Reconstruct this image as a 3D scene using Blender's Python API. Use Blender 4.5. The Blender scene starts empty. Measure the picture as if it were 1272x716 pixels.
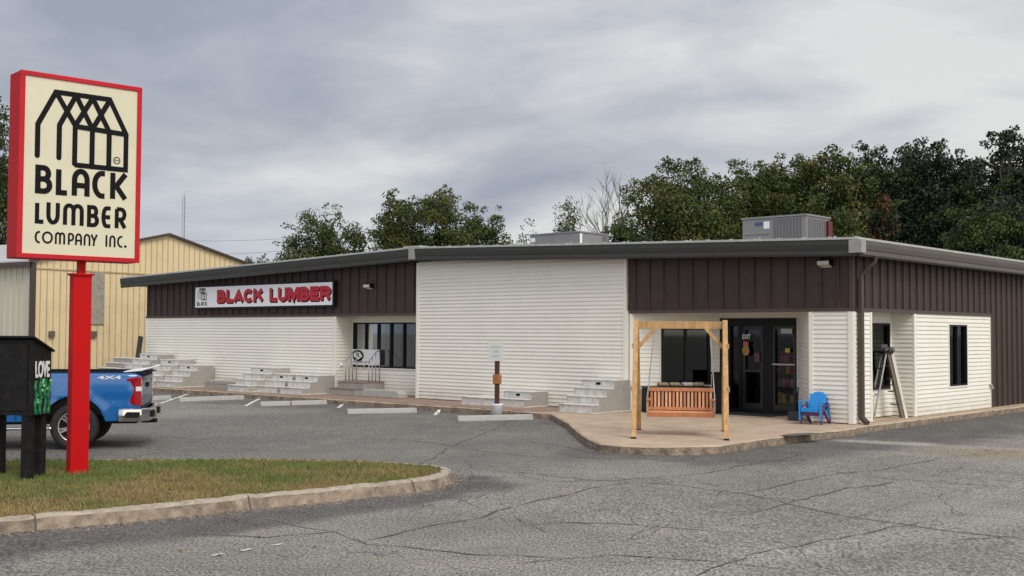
import bpy, bmesh, math, random
import numpy as np
from mathutils import Vector, Matrix
R = math.radians
random.seed(7); rng = np.random.default_rng(7)
scn = bpy.context.scene
C = scn.collection

# ------------------------------------------------------------------ camera
F_PX, PITCH, ROLL, AZ, EYE = 1447.0, R(2.244), R(.288), R(42.1), 1.92
_fw = Vector((0, math.cos(PITCH), math.sin(PITCH)))
_r0 = Vector((1, 0, 0)); _u0 = Vector((0, -math.sin(PITCH), math.cos(PITCH)))
_rt = _r0 * math.cos(ROLL) + _u0 * math.sin(ROLL)
_up = -_r0 * math.sin(ROLL) + _u0 * math.cos(ROLL)
cd = bpy.data.cameras.new('camera'); cam = bpy.data.objects.new('camera', cd); C.objects.link(cam)
cam.matrix_world = Matrix(((_rt.x, _up.x, -_fw.x, 0), (_rt.y, _up.y, -_fw.y, 0), (_rt.z, _up.z, -_fw.z, EYE), (0, 0, 0, 1)))
cd.sensor_width = 36; cd.lens = F_PX / 1272 * 36; cd.clip_end = 5000; cd.clip_start = .1
scn.camera = cam

# ------------------------------------------------------------------ sky and sun
SUN_EL, SUN_ROT = R(48), R(150)          # light from behind the camera, a little to the right
w = bpy.data.worlds.new("World"); scn.world = w; w.use_nodes = True
nt = w.node_tree; N = nt.nodes; L = nt.links
for n in list(N): N.remove(n)
def nd(t, **k):
    n = N.new(t)
    for a, b in k.items(): setattr(n, a, b)
    return n
out = nd('ShaderNodeOutputWorld'); bg = nd('ShaderNodeBackground')
sky = nd('ShaderNodeTexSky', sky_type='NISHITA', sun_disc=False, sun_elevation=SUN_EL, sun_rotation=SUN_ROT, air_density=1.5, dust_density=3)
tc = nd('ShaderNodeTexCoord'); sep = nd('ShaderNodeSeparateXYZ'); L.new(tc.outputs['Generated'], sep.inputs[0])
def mth(op, a, b=None, c=None, clamp=False):
    n = nd('ShaderNodeMath', operation=op); n.use_clamp = clamp
    for i, x in enumerate((a, b, c)):
        if x is None: continue
        if isinstance(x, (int, float)): n.inputs[i].default_value = x
        else: L.new(x, n.inputs[i])
    return n.outputs[0]
X, Y, Z = sep.outputs
zz = mth('ADD', mth('MAXIMUM', Z, 0.0), .42)
cmb = nd('ShaderNodeCombineXYZ'); L.new(mth('DIVIDE', X, zz), cmb.inputs[0]); L.new(mth('DIVIDE', Y, zz), cmb.inputs[1])
def noise(vec, scale, detail, rough=.5, dist=0.0, off=(0, 0, 0)):
    mp = nd('ShaderNodeMapping'); mp.inputs['Location'].default_value = off; L.new(vec, mp.inputs[0])
    n = nd('ShaderNodeTexNoise'); n.inputs['Scale'].default_value = scale; n.inputs['Detail'].default_value = detail
    n.inputs['Roughness'].default_value = rough; n.inputs['Distortion'].default_value = dist; L.new(mp.outputs[0], n.inputs[0]); return n.outputs[0]
cz = mth('MULTIPLY', Z, 3.4); L.new(cz, cmb.inputs[2])
n1 = noise(cmb.outputs[0], 1.5, 5, .5, .5, (3.1, 1.7, 0))
n2 = noise(cmb.outputs[0], 4.2, 7, .55, .6, (7, 2, 0))
cl = mth('ADD', mth('MULTIPLY', n1, 1.0), mth('MULTIPLY', n2, .30)); cl = mth('SUBTRACT', cl, .165)
gd = nd('ShaderNodeVectorMath', operation='DOT_PRODUCT'); nrm = nd('ShaderNodeVectorMath', operation='NORMALIZE'); L.new(tc.outputs['Generated'], nrm.inputs[0]); L.new(nrm.outputs[0], gd.inputs[0]); gd.inputs[1].default_value = Vector((.25, 1, .16)).normalized()
brt = mth('MULTIPLY', mth('SUBTRACT', gd.outputs['Value'], .955, clamp=True), 2.2)
cl = mth('ADD', cl, brt)
# cloud deck: darker to the left/overhead, lighter low and to the right
cl = mth('ADD', cl, mth('MULTIPLY', X, .22)); cl = mth('SUBTRACT', cl, mth('MULTIPLY', mth('SUBTRACT', Z, .15), .55))
cr = nd('ShaderNodeValToRGB'); L.new(cl, cr.inputs[0])
e = cr.color_ramp.elements; e[0].position = .37; e[0].color = (.31, .335, .405, 1); e[1].position = .68; e[1].color = (.70, .70, .695, 1)
m_ = cr.color_ramp.elements.new(.50); m_.color = (.43, .448, .505, 1)
# low blue-grey band near the horizon on the left
hz = mth('MULTIPLY', mth('SUBTRACT', .16, Z, clamp=True), 5.0, clamp=True)
hz = mth('MULTIPLY', hz, mth('SUBTRACT', .40, mth('MULTIPLY', X, 1.6), clamp=True))
mx = nd('ShaderNodeMix', data_type='RGBA'); L.new(hz, mx.inputs[0]); L.new(cr.outputs[0], mx.inputs[6]); mx.inputs[7].default_value = (.40, .49, .60, 1)
# sky gain added behind the camera and overhead, to light the shop front
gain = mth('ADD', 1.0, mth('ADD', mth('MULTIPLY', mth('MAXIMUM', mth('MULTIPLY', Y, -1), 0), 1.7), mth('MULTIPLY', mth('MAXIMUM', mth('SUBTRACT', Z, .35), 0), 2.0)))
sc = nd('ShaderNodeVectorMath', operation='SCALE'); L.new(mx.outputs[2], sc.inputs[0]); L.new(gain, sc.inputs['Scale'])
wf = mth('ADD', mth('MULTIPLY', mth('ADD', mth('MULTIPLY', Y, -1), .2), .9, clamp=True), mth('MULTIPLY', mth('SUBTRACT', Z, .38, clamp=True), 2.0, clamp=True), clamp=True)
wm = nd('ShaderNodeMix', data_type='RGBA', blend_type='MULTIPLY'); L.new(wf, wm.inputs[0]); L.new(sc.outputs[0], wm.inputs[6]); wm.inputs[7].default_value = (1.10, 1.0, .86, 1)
sk = nd('ShaderNodeVectorMath', operation='SCALE'); L.new(sky.outputs[0], sk.inputs[0]); sk.inputs['Scale'].default_value = .012
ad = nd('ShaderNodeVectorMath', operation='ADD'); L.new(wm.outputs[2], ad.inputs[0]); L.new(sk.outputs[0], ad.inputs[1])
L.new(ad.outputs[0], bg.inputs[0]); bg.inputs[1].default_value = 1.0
L.new(bg.outputs[0], out.inputs[0])
sd = bpy.data.lights.new('sun', 'SUN'); sd.energy = 2.0; sd.angle = R(28); sd.color = (1, .955, .88)
sun = bpy.data.objects.new('sun', sd); C.objects.link(sun)
_sdir = Vector((math.sin(SUN_ROT) * math.cos(SUN_EL), math.cos(SUN_ROT) * math.cos(SUN_EL), math.sin(SUN_EL)))
sun.rotation_euler = _sdir.to_track_quat('Z', 'Y').to_euler()
scn.view_settings.view_transform = 'Standard'; scn.view_settings.look = 'None'; scn.view_settings.exposure = 0.0; scn.view_settings.gamma = 1
scn.render.engine = 'CYCLES'

# ------------------------------------------------------------------ frames of reference
CORNER = Vector((7.368, 25.196, 0))                         # front right corner of the shop, on its slab
EX = Vector((math.cos(AZ), -math.sin(AZ), 0)); EV = Vector((math.sin(AZ), math.cos(AZ), 0))
ROTB = -AZ
GZ = -.15                                                    # asphalt level; slab top is 0
def ray(px, py): return _fw + _rt * ((px - 636) / F_PX) - _up * ((py - 358) / F_PX)
def G(px, py, z=GZ):                                         # point of the ground the photo shows at a pixel
    d = ray(px, py); t = (z - EYE) / d.z; return Vector((0, 0, EYE)) + d * t
def loc(P): d = Vector(P) - CORNER; return Vector((d.dot(EX), d.dot(EV), P[2]))
def BL(x, y, z=0): return CORNER + EX * x + EV * y + Vector((0, 0, z))
def FP(px, py, y=0):                                         # point on a plane parallel to the shop front
    d = ray(px, py); P0 = CORNER + EV * y; t = (P0 - Vector((0, 0, EYE))).dot(EV) / d.dot(EV); return loc(Vector((0, 0, EYE)) + d * t)
def at(px, py, Yd): d = ray(px, py); t = Yd / d.y; return Vector((0, 0, EYE)) + d * t

# ------------------------------------------------------------------ materials
MATS = {}
def mat(name, col, rough=.6, vary=.12, scale=3.0, bump=0.0, bscale=40.0, metal=0.0, streak=None, spec=.5, dirt=None, coat=0):
    if name in MATS: return MATS[name]
    m = bpy.data.materials.new(name); m.use_nodes = True; t = m.node_tree; n = t.nodes; l = t.links
    b = n['Principled BSDF']; b.inputs['Roughness'].default_value = rough; b.inputs['Metallic'].default_value = metal
    b.inputs['Specular IOR Level'].default_value = spec; b.inputs['Coat Weight'].default_value = coat
    c = n.new('ShaderNodeTexCoord'); mp = n.new('ShaderNodeMapping'); l.new(c.outputs['Object'], mp.inputs[0])
    if streak: mp.inputs['Scale'].default_value = streak
    ns = n.new('ShaderNodeTexNoise'); ns.inputs['Scale'].default_value = scale; ns.inputs['Detail'].default_value = 6; ns.inputs['Roughness'].default_value = .6
    l.new(mp.outputs[0], ns.inputs[0])
    r = n.new('ShaderNodeValToRGB'); l.new(ns.outputs[0], r.inputs[0]); e = r.color_ramp.elements
    e[0].position = .3; e[1].position = .7
    e[0].color = tuple(max(0, x * (1 - vary)) for x in col) + (1,); e[1].color = tuple(min(1, x * (1 + vary)) for x in col) + (1,)
    o = r.outputs[0]
    if dirt:
        n2 = n.new('ShaderNodeTexNoise'); n2.inputs['Scale'].default_value = dirt[1]; n2.inputs['Detail'].default_value = 8; n2.inputs['Roughness'].default_value = .7
        l.new(c.outputs['Object'], n2.inputs[0])
        r2 = n.new('ShaderNodeValToRGB'); l.new(n2.outputs[0], r2.inputs[0]); r2.color_ramp.elements[0].position = .48; r2.color_ramp.elements[1].position = .72
        r2.color_ramp.elements[0].color = (0, 0, 0, 1); r2.color_ramp.elements[1].color = (dirt[2],) * 3 + (1,)
        mm = n.new('ShaderNodeMix'); mm.data_type = 'RGBA'; l.new(r2.outputs[0], mm.inputs[0]); l.new(o, mm.inputs[6]); mm.inputs[7].default_value = tuple(dirt[0]) + (1,)
        o = mm.outputs[2]
    l.new(o, b.inputs['Base Color'])
    if bump:
        nb = n.new('ShaderNodeTexNoise'); nb.inputs['Scale'].default_value = bscale; nb.inputs['Detail'].default_value = 4; l.new(c.outputs['Object'], nb.inputs[0])
        bp = n.new('ShaderNodeBump'); bp.inputs['Strength'].default_value = bump; bp.inputs['Distance'].default_value = .02; l.new(nb.outputs[0], bp.inputs['Height']); l.new(bp.outputs[0], b.inputs['Normal'])
    MATS[name] = m; return m
def glass_mat(name, tint=.35, refl=.05):
    if name in MATS: return MATS[name]
    m = bpy.data.materials.new(name); m.use_nodes = True; t = m.node_tree; n = t.nodes; l = t.links
    for x in list(n): n.remove(x)
    o = n.new('ShaderNodeOutputMaterial'); tr = n.new('ShaderNodeBsdfTransparent'); tr.inputs[0].default_value = (tint, tint * 1.02, tint * 1.03, 1)
    gl = n.new('ShaderNodeBsdfGlossy'); gl.inputs['Roughness'].default_value = .03; gl.inputs[0].default_value = (.8, .85, .9, 1)
    fr = n.new('ShaderNodeLayerWeight'); fr.inputs[0].default_value = .25
    mr = n.new('ShaderNodeMapRange'); l.new(fr.outputs['Fresnel'], mr.inputs[0]); mr.inputs[3].default_value = refl * .5; mr.inputs[4].default_value = refl * 8
    mxs = n.new('ShaderNodeMixShader'); l.new(mr.outputs[0], mxs.inputs[0]); l.new(tr.outputs[0], mxs.inputs[1]); l.new(gl.outputs[0], mxs.inputs[2]); l.new(mxs.outputs[0], o.inputs[0])
    MATS[name] = m; return m

M_SIDING = mat('vinyl_siding', (.80, .785, .715), .5, .035, 1.2, dirt=((.55, .52, .45), 4, .10))
def splash(m, top=.5, col=(.36, .31, .24)):                  # soil splashed up the foot of the wall
    t = m.node_tree; n = t.nodes; l = t.links; b = n['Principled BSDF']; src = b.inputs['Base Color'].links[0].from_socket
    c = n.new('ShaderNodeTexCoord'); sp = n.new('ShaderNodeSeparateXYZ'); l.new(c.outputs['Object'], sp.inputs[0]); ns = n.new('ShaderNodeTexNoise'); ns.inputs['Scale'].default_value = 3; ns.inputs['Detail'].default_value = 8; l.new(c.outputs['Object'], ns.inputs[0])
    mr = n.new('ShaderNodeMapRange'); l.new(sp.outputs[2], mr.inputs[0]); mr.inputs[1].default_value = 0; mr.inputs[2].default_value = top; mr.inputs[3].default_value = .75; mr.inputs[4].default_value = 0
    ml = n.new('ShaderNodeMath'); ml.operation = 'MULTIPLY'; l.new(mr.outputs[0], ml.inputs[0]); l.new(ns.outputs[0], ml.inputs[1])
    mm = n.new('ShaderNodeMix'); mm.data_type = 'RGBA'; l.new(ml.outputs[0], mm.inputs[0]); l.new(src, mm.inputs[6]); mm.inputs[7].default_value = col + (1,); l.new(mm.outputs[2], b.inputs['Base Color'])
splash(M_SIDING)
M_TRIM = mat('vinyl_trim', (.80, .785, .71), .5, .03, 2)
M_BROWN = mat('brown_metal_panel', (.050, .034, .029), .55, .14, 1.6, streak=(2, 2, .3), spec=.35, dirt=((.075, .058, .05), 3, .4))
M_BROWN2 = mat('brown_metal_trim', (.065, .047, .040), .5, .1, 3)
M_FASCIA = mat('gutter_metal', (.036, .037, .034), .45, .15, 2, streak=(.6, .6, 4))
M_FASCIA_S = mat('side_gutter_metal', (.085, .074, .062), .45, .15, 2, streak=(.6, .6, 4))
M_CAP = mat('pale_roof_metal', (.42, .43, .42), .45, .15, 4)
M_BLACK = mat('black_frame', (.009, .009, .010), .45, .1, 5, spec=.25)
M_BLACKP = mat('black_paint', (.010, .010, .011), .7, .3, 4, bump=.2, spec=.2, dirt=((.035, .03, .026), 9, .5))
M_DARK = mat('dark_interior', (.035, .034, .033), .9, .3, 2)
M_GLASS = glass_mat('window_glass', .62, .075)
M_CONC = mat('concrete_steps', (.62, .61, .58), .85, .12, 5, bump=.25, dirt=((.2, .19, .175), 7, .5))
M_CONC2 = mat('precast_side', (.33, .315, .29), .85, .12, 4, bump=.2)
M_SLAB = mat('patio_concrete', (.44, .345, .25), .85, .13, 1.3, bump=.2, dirt=((.24, .18, .13), 1.9, .6))
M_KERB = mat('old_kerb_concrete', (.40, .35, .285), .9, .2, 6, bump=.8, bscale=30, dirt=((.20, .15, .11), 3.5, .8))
M_KERBF = mat('dark_kerb_face', (.25, .20, .15), .95, .45, 7, bump=1.0, bscale=22, dirt=((.085, .06, .042), 2.6, .95))  # outer faces of kerb and slab, darker and browner than their tops
M_WALK = mat('sidewalk_brown', (.27, .19, .145), .9, .2, 2, bump=.3, dirt=((.13, .10, .08), 3, .6))
M_FOUND = mat('foundation_concrete', (.34, .27, .20), .9, .2, 4, bump=.5, dirt=((.14, .11, .09), 5, .7))
M_STOP = mat('wheel_stop_concrete', (.40, .40, .375), .9, .2, 6, bump=.4, dirt=((.17, .16, .15), 6, .6))
M_RED = mat('red_sign_paint', (.50, .002, .004), .5, .05, 2, dirt=((.36, .008, .010), 5, .45), spec=.2, bump=.06, bscale=6)
M_REDL = mat('red_letter', (.46, .012, .03), .4, .06, 4)
M_CREAM = mat('cream_sign_face', (.66, .63, .47), .4, .03, 1.5, dirt=((.50, .47, .35), 4, .25))
M_INK = mat('black_lettering', (.006, .006, .007), .6, .1, 6, spec=.15)
M_WHITE = mat('white_panel', (.80, .82, .86), .4, .03, 2)
M_TAN = mat('tan_metal_panel', (.72, .59, .36), .5, .05, .8, streak=(2.5, 1, .35), dirt=((.50, .39, .22), .9, .5))
M_TANL = mat('faded_metal_panel', (.50, .49, .40), .5, .08, .5, streak=(1, 1, .25))
M_TANROOF = mat('grey_metal_roof', (.45, .46, .47), .5, .1, .6)
M_HVAC = mat('hvac_paint', (.20, .20, .205), .45, .05, 2)
M_HVACD = mat('hvac_louver', (.11, .11, .12), .5, .1, 2)
M_WOOD = mat('pine_timber', (.46, .28, .12), .6, .28, 3, streak=(6, 6, .7), bump=.1, dirt=((.25, .11, .035), 9, .5))
M_CEDAR = mat('cedar_slat', (.42, .155, .06), .5, .25, 5, streak=(5, 5, .8))
M_CEDAR2 = mat('pale_cedar_slat', (.60, .30, .155), .5, .2, 5, streak=(5, 5, .8))
M_BLUE = mat('blue_plastic', (.012, .24, .62), .35, .04, 4)
M_PURPLE = mat('purple_plastic', (.12, .035, .13), .45, .08, 4)
M_STEEL = mat('galvanised_steel', (.42, .42, .41), .35, .1, 8, metal=.6)
M_TRUCK = mat('blue_truck_paint', (.003, .115, .36), .28, .05, 1.5, coat=.8)
M_CHROME = mat('chrome', (.62, .63, .65), .12, .05, 5, metal=1)
M_TYRE = mat('tyre_rubber', (.018, .018, .018), .8, .2, 9)
M_RIM = mat('alloy_rim', (.55, .55, .56), .25, .05, 6, metal=.9)
M_LAMP = mat('red_lamp_lens', (.30, .003, .008), .12, .05, 4, coat=1)
M_LENS = mat('clear_lamp_lens', (.7, .7, .72), .15, .05, 4, coat=1)
M_PWHITE = mat('white_plastic', (.74, .75, .76), .4, .03, 4)
M_RUST = mat('rusty_brown_post', (.075, .03, .022), .7, .3, 8)
M_RUSTO = mat('orange_brown_wood', (.36, .14, .05), .7, .2, 8)
M_LINE = mat('white_line_paint', (.66, .66, .64), .8, .15, 20, dirt=((.25, .25, .25), 16, .8))
M_CRACK = mat('crack_filler', (.085, .08, .075), .9, .2, 8)
M_BARK = mat('tree_bark', (.075, .06, .048), .9, .3, 6, bump=.5)
M_MUL = mat('dark_mullion', (.02, .02, .022), .4, .1, 5)

# ------------------------------------------------------------------ mesh helpers
class MB:
    def __init__(s): s.v = []; s.f = []; s.mi = []; s.cur = 0
    def add(s, vs, fs):
        k = len(s.v); s.v += [tuple(v) for v in vs]; s.f += [tuple(i + k for i in f) for f in fs]; s.mi += [s.cur] * len(fs); return s
    def box(s, x0, x1, y0, y1, z0, z1, M=None):
        vs = [Vector((x, y, z)) for z in (z0, z1) for x, y in ((x0, y0), (x1, y0), (x1, y1), (x0, y1))]
        if M: vs = [M @ v for v in vs]
        return s.add(vs, [(3, 2, 1, 0), (4, 5, 6, 7), (0, 1, 5, 4), (1, 2, 6, 5), (2, 3, 7, 6), (3, 0, 4, 7)])
    def prism(s, poly, h0, h1, ax='z', M=None):
        n = len(poly)
        def P(a, b, h):
            v = Vector((a, b, h)) if ax == 'z' else (Vector((a, h, b)) if ax == 'y' else Vector((h, a, b)))
            return M @ v if M else v
        vs = [P(a, b, h0) for a, b in poly] + [P(a, b, h1) for a, b in poly]
        return s.add(vs, [tuple(range(n))[::-1], tuple(range(n, 2 * n))] + [(i, (i + 1) % n, n + (i + 1) % n, n + i) for i in range(n)])
    def tube(s, pts, rad, n=8, cap=True):
        pts = [Vector(p) for p in pts]; rs = rad if isinstance(rad, (list, tuple)) else [rad] * len(pts)
        vs = []; fs = []; prev = None
        for i, p in enumerate(pts):
            d = (pts[min(i + 1, len(pts) - 1)] - pts[max(i - 1, 0)]).normalized()
            a = d.cross(Vector((0, 0, 1)) if abs(d.z) < .9 else Vector((1, 0, 0))).normalized() if prev is None else (prev - d * prev.dot(d)).normalized()
            prev = a; b = d.cross(a)
            for k in range(n):
                t = 2 * math.pi * k / n; vs.append(p + (a * math.cos(t) + b * math.sin(t)) * rs[i])
        for i in range(len(pts) - 1):
            for k in range(n): fs.append((i * n + k, i * n + (k + 1) % n, (i + 1) * n + (k + 1) % n, (i + 1) * n + k))
        if cap: fs += [tuple(range(n))[::-1], tuple(range((len(pts) - 1) * n, len(pts) * n))]
        return s.add(vs, fs)
    def bar(s, p, q, w, h, up=(0, 0, 1)):
        p = Vector(p); q = Vector(q); d = (q - p).normalized(); a = d.cross(Vector(up)).normalized(); b = a.cross(d)
        vs = [c + a * i * w / 2 + b * j * h / 2 for c in (p, q) for i, j in ((-1, -1), (1, -1), (1, 1), (-1, 1))]
        return s.add(vs, [(0, 1, 2, 3), (7, 6, 5, 4), (0, 4, 5, 1), (1, 5, 6, 2), (2, 6, 7, 3), (3, 7, 4, 0)])
    def lathe(s, prof, n=24, M=None):
        vs = []; fs = []
        for r_, z in prof:
            for k in range(n):
                t = 2 * math.pi * k / n; v = Vector((r_ * math.cos(t), r_ * math.sin(t), z)); vs.append(M @ v if M else v)
        for i in range(len(prof) - 1):
            for k in range(n): fs.append((i * n + k, i * n + (k + 1) % n, (i + 1) * n + (k + 1) % n, (i + 1) * n + k))
        fs += [tuple(range(n))[::-1], tuple(range((len(prof) - 1) * n, len(prof) * n))]
        return s.add(vs, fs)
    def build(s, name, m, parent=None, bevel=0, smooth=False):
        me = bpy.data.meshes.new(name); me.from_pydata([tuple(v) for v in s.v], [], s.f)
        for x in (m if isinstance(m, (list, tuple)) else [m]): me.materials.append(x)
        if isinstance(m, (list, tuple)): me.polygons.foreach_set('material_index', s.mi)
        bm = bmesh.new(); bm.from_mesh(me); bmesh.ops.recalc_face_normals(bm, faces=bm.faces); bm.to_mesh(me); bm.free()
        if smooth: me.polygons.foreach_set('use_smooth', [True] * len(me.polygons))
        o = bpy.data.objects.new(name, me); C.objects.link(o)
        if parent: o.parent = parent
        if bevel:
            md = o.modifiers.new('bevel', 'BEVEL'); md.width = bevel; md.segments = 2; md.limit_method = 'ANGLE'
        return o
def empty(name, label, cat, loc_=(0, 0, 0), rz=0, group=None):
    o = bpy.data.objects.new(name, None); C.objects.link(o); o.location = loc_; o.rotation_euler = (0, 0, rz)
    o['label'] = label; o['category'] = cat
    if group: o['group'] = group
    return o
def tag(o, label, cat, group=None):
    o['label'] = label; o['category'] = cat
    if group: o['group'] = group
    return o
def struct(o, kind='structure'): o['kind'] = kind; return o
def copy_tree(o, parent=None):
    c = o.copy(); C.objects.link(c); c.parent = parent
    for ch in [x for x in bpy.data.objects if x.parent == o]: copy_tree(ch, c)
    return c

# ribbons: flat strokes for lettering (in a plane, x right, z up, at y), thickness towards -y
def ribbon(mb, pts, hw, y0, dep, round_=False, closed=False):
    P = [Vector((a, b)) for a, b in pts]; n = len(P)
    Lf = []; Rt = []
    for i in range(n):
        if closed: a, b, c = P[i - 1], P[i], P[(i + 1) % n]
        else: a, b, c = P[max(i - 1, 0)], P[i], P[min(i + 1, n - 1)]
        d1 = (b - a).normalized() if (b - a).length > 1e-9 else (c - b).normalized()
        d2 = (c - b).normalized() if (c - b).length > 1e-9 else d1
        t = d1 + d2; t = t.normalized() if t.length > 1e-6 else d1
        nr = Vector((-t.y, t.x)); k = hw / max(.45, nr.dot(Vector((-d1.y, d1.x))))
        Lf.append(b + nr * k); Rt.append(b - nr * k)
    vs = []
    for i in range(n): vs += [(Lf[i].x, y0 - dep, Lf[i].y), (Rt[i].x, y0 - dep, Rt[i].y), (Lf[i].x, y0, Lf[i].y), (Rt[i].x, y0, Rt[i].y)]
    fs = []
    for i in range(n if closed else n - 1):
        a = 4 * i; b = 4 * ((i + 1) % n); fs += [(a, a + 1, b + 1, b), (a, b, b + 2, a + 2), (a + 1, a + 3, b + 3, b + 1)]
    if not closed: fs += [(0, 2, 3, 1), (4 * n - 4, 4 * n - 3, 4 * n - 1, 4 * n - 2)]
    mb.add(vs, fs)
    if round_ and not closed:
        for k, p in enumerate((P[0], P[-1])):
            mb.prism([(p.x + hw * math.cos(t * math.pi / 8), p.y + hw * math.sin(t * math.pi / 8)) for t in range(16)], y0, y0 - dep - .0005 * (k + 1), 'y')
def arc(cx, cy, rx, ry, a0, a1, n=10): return [(cx + rx * math.cos(R(a0 + (a1 - a0) * i / n)), cy + ry * math.sin(R(a0 + (a1 - a0) * i / n))) for i in range(n + 1)]
def glyph(c):
    if c == 'B': return [[(0, -.2), (0, 1.2)], [(0, 1), (.5, 1)] + arc(.5, .76, .38, .24, 90, -90) + [(0, .52)], [(0, .52), (.5, .52)] + arc(.5, .26, .5, .26, 90, -90) + [(0, 0)]]
    if c == 'L': return [[(0, 1), (0, 0), (1, 0)]]
    if c == 'A': return [[(0, -.08), (0, .62)] + arc(.5, .62, .5, .38, 180, 0)[1:] + [(1, -.08)], [(0, .38), (1, .38)]]
    if c == 'C': return [[(1.05, 1), (.75, 1)] + arc(.75, .5, .75, .5, 90, 270, 16)[1:] + [(1.05, 0)]]
    if c == 'K': return [[(0, -.08), (0, 1.08)], [(1, 1.06), (.28, .5), (1, -.06)]]
    if c == 'U': return [[(0, 1.08), (0, .4)] + arc(.5, .4, .5, .4, 180, 360)[1:] + [(1, 1.08)]]
    if c == 'M': return [[(0, -.08), (0, .72)] + arc(.25, .72, .25, .28, 180, 0)[1:] + [(.5, -.08)], [(.5, .72)] + arc(.75, .72, .25, .28, 180, 0)[1:] + [(1, -.08)]]
    if c == 'E': return [[(1.05, 1), (.45, 1)] + arc(.45, .5, .45, .5, 90, 270, 14)[1:] + [(1.05, 0)], [(0.05, .5), (1.0, .5)]]
    if c == 'R': return [[(0, -.08), (0, 1)], [(0, 1), (.5, 1)] + arc(.5, .71, .42, .29, 90, -90) + [(.1, .42)], [(.4, .42), (.98, -.05)]]
    if c == 'P': return [[(0, -.08), (0, 1)], [(0, 1), (.5, 1)] + arc(.5, .68, .5, .32, 90, -90) + [(0, .36)]]
    if c == 'N': return [[(0, -.08), (0, .62)] + arc(.5, .62, .5, .38, 180, 0)[1:] + [(1, -.08)]]
    if c == 'O': return [('closed', arc(.5, .5, .5, .5, 0, 348.75, 31))]
    if c == 'Y': return [[(0, 1.06), (.5, .42)], [(1, 1.06), (.5, .42), (.42, -.08)]]
    if c == 'I': return [[(.5, -.08), (.5, 1.08)]]
    return []
def put_glyph(mb, c, x0, x1, z0, z1, th, y, dep):
    h = th / 2
    for k, st in enumerate(glyph(c)):
        closed = st[0] == 'closed'; pts = st[1] if closed else st
        ys = z1 - z0 - th
        pts = [(x0 + h + a * (x1 - x0 - th), z0 + h + min(max(b, -h / ys), 1 + h / ys) * ys) for a, b in pts]
        ribbon(mb, pts, h, y, dep + k * .0006, closed=closed)
def word_mesh(txt, wd, ht, dep=.004, bold=0.0, name='lettering', space=1.0):
    cu = bpy.data.curves.new('t', 'FONT'); cu.body = txt; cu.extrude = .01; cu.offset = bold; cu.space_character = space
    o = bpy.data.objects.new('t', cu); C.objects.link(o)
    dg = bpy.context.evaluated_depsgraph_get(); me = bpy.data.meshes.new_from_object(o.evaluated_get(dg))
    bpy.data.objects.remove(o); me.name = name
    co = np.empty(len(me.vertices) * 3); me.vertices.foreach_get('co', co); co = co.reshape(-1, 3)
    mn = co.min(0); mxx = co.max(0); co = (co - mn) / (mxx - mn)
    new = np.stack([(co[:, 0] - .5) * wd, -co[:, 2] * dep, (co[:, 1] - .5) * ht], 1); me.vertices.foreach_set('co', new.ravel()); me.update()
    return me
def word(txt, x, y, z, wd, ht, m, parent, name='lettering', bold=0.0, dep=.004, rz=0, space=1.0):
    me = word_mesh(txt, wd, ht, dep, bold, name, space); me.materials.clear(); me.materials.append(m)
    o = bpy.data.objects.new(name, me); C.objects.link(o); o.parent = parent; o.location = (x, y, z); o.rotation_euler = (0, 0, rz); return o
def logo(mb, T, hw, y, dep):
    """house-frame logo; T maps unit (a right, b up) to plane coordinates"""
    def rb(pts, k): ribbon(mb, [T(*p) for p in pts], hw, y, dep + k * .0005, round_=True)
    w4 = [0, .235, .41, .605, .80, 1.0]
    rb([(0, .0 + .08), (0, .52), (.19, 1), (.80, 1), (1, .52), (1, .0), (.43, .0), (.41, .02), (.41, .56)], 0)
    rb([(.235, .08), (.235, .54), (.41, .98)], 1)
    rb([(.19, 1), (.41, .56)], 2); rb([(.41, .56), (.605, .99)], 3); rb([(.41, 1), (.605, .54)], 4); rb([(.605, .54), (.80, .99)], 5); rb([(.605, .98), (.80, .53)], 6)
    rb([(.41, .55), (1, .52)], 7); rb([(.605, .54), (.605, .0)], 8); rb([(.80, .53), (.80, .0)], 9)

# ------------------------------------------------------------------ ground (one sheet of asphalt)
def noise2(x, y, s, seed):
    r_ = np.random.default_rng(seed); g = r_.random((256, 256)); x = x * s; y = y * s
    xi = np.floor(x).astype(int); yi = np.floor(y).astype(int); fx = x - xi; fy = y - yi; fx = fx * fx * (3 - 2 * fx); fy = fy * fy * (3 - 2 * fy)
    a = g[xi % 256, yi % 256]; b = g[(xi + 1) % 256, yi % 256]; c = g[xi % 256, (yi + 1) % 256]; d = g[(xi + 1) % 256, (yi + 1) % 256]
    return (a * (1 - fx) + b * fx) * (1 - fy) + (c * (1 - fx) + d * fx) * fy
def seg_dist(px, py, poly):
    best = np.full(px.shape, 1e9)
    for (ax, ay), (bx, by) in zip(poly[:-1], poly[1:]):
        dx, dy = bx - ax, by - ay; t = np.clip(((px - ax) * dx + (py - ay) * dy) / (dx * dx + dy * dy), 0, 1)
        best = np.minimum(best, np.hypot(px - ax - t * dx, py - ay - t * dy))
    return best
xs = np.concatenate([[-3000, -800, -250, -90, -50, -34, -24], np.arange(-20, 22.01, .14), [26, 36, 55, 90, 250, 800, 3000]])
ys = np.concatenate([[-3000, -600, -120, -30, -8, 0, 4], np.arange(7.0, 46.01, .14), [50, 58, 75, 120, 300, 900, 3000]])
gx, gy = np.meshgrid(xs, ys, indexing='ij'); gx = gx.ravel(); gy = gy.ravel()
kerb_bot = [(G(*p).x, G(*p).y) for p in [(-300, 705), (0, 672), (151, 657), (302, 638), (402, 623), (503, 610), (556, 603)]]
slab_px = [(684, 513.4), (705, 525), (718, 536), (730, 545), (745, 550.5), (770, 552.8), (800, 554), (830, 555), (860, 554.5), (895, 553), (929, 548), (958, 544), (975, 541.5), (1020, 536.5), (1045, 534), (1064, 532)]
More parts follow.
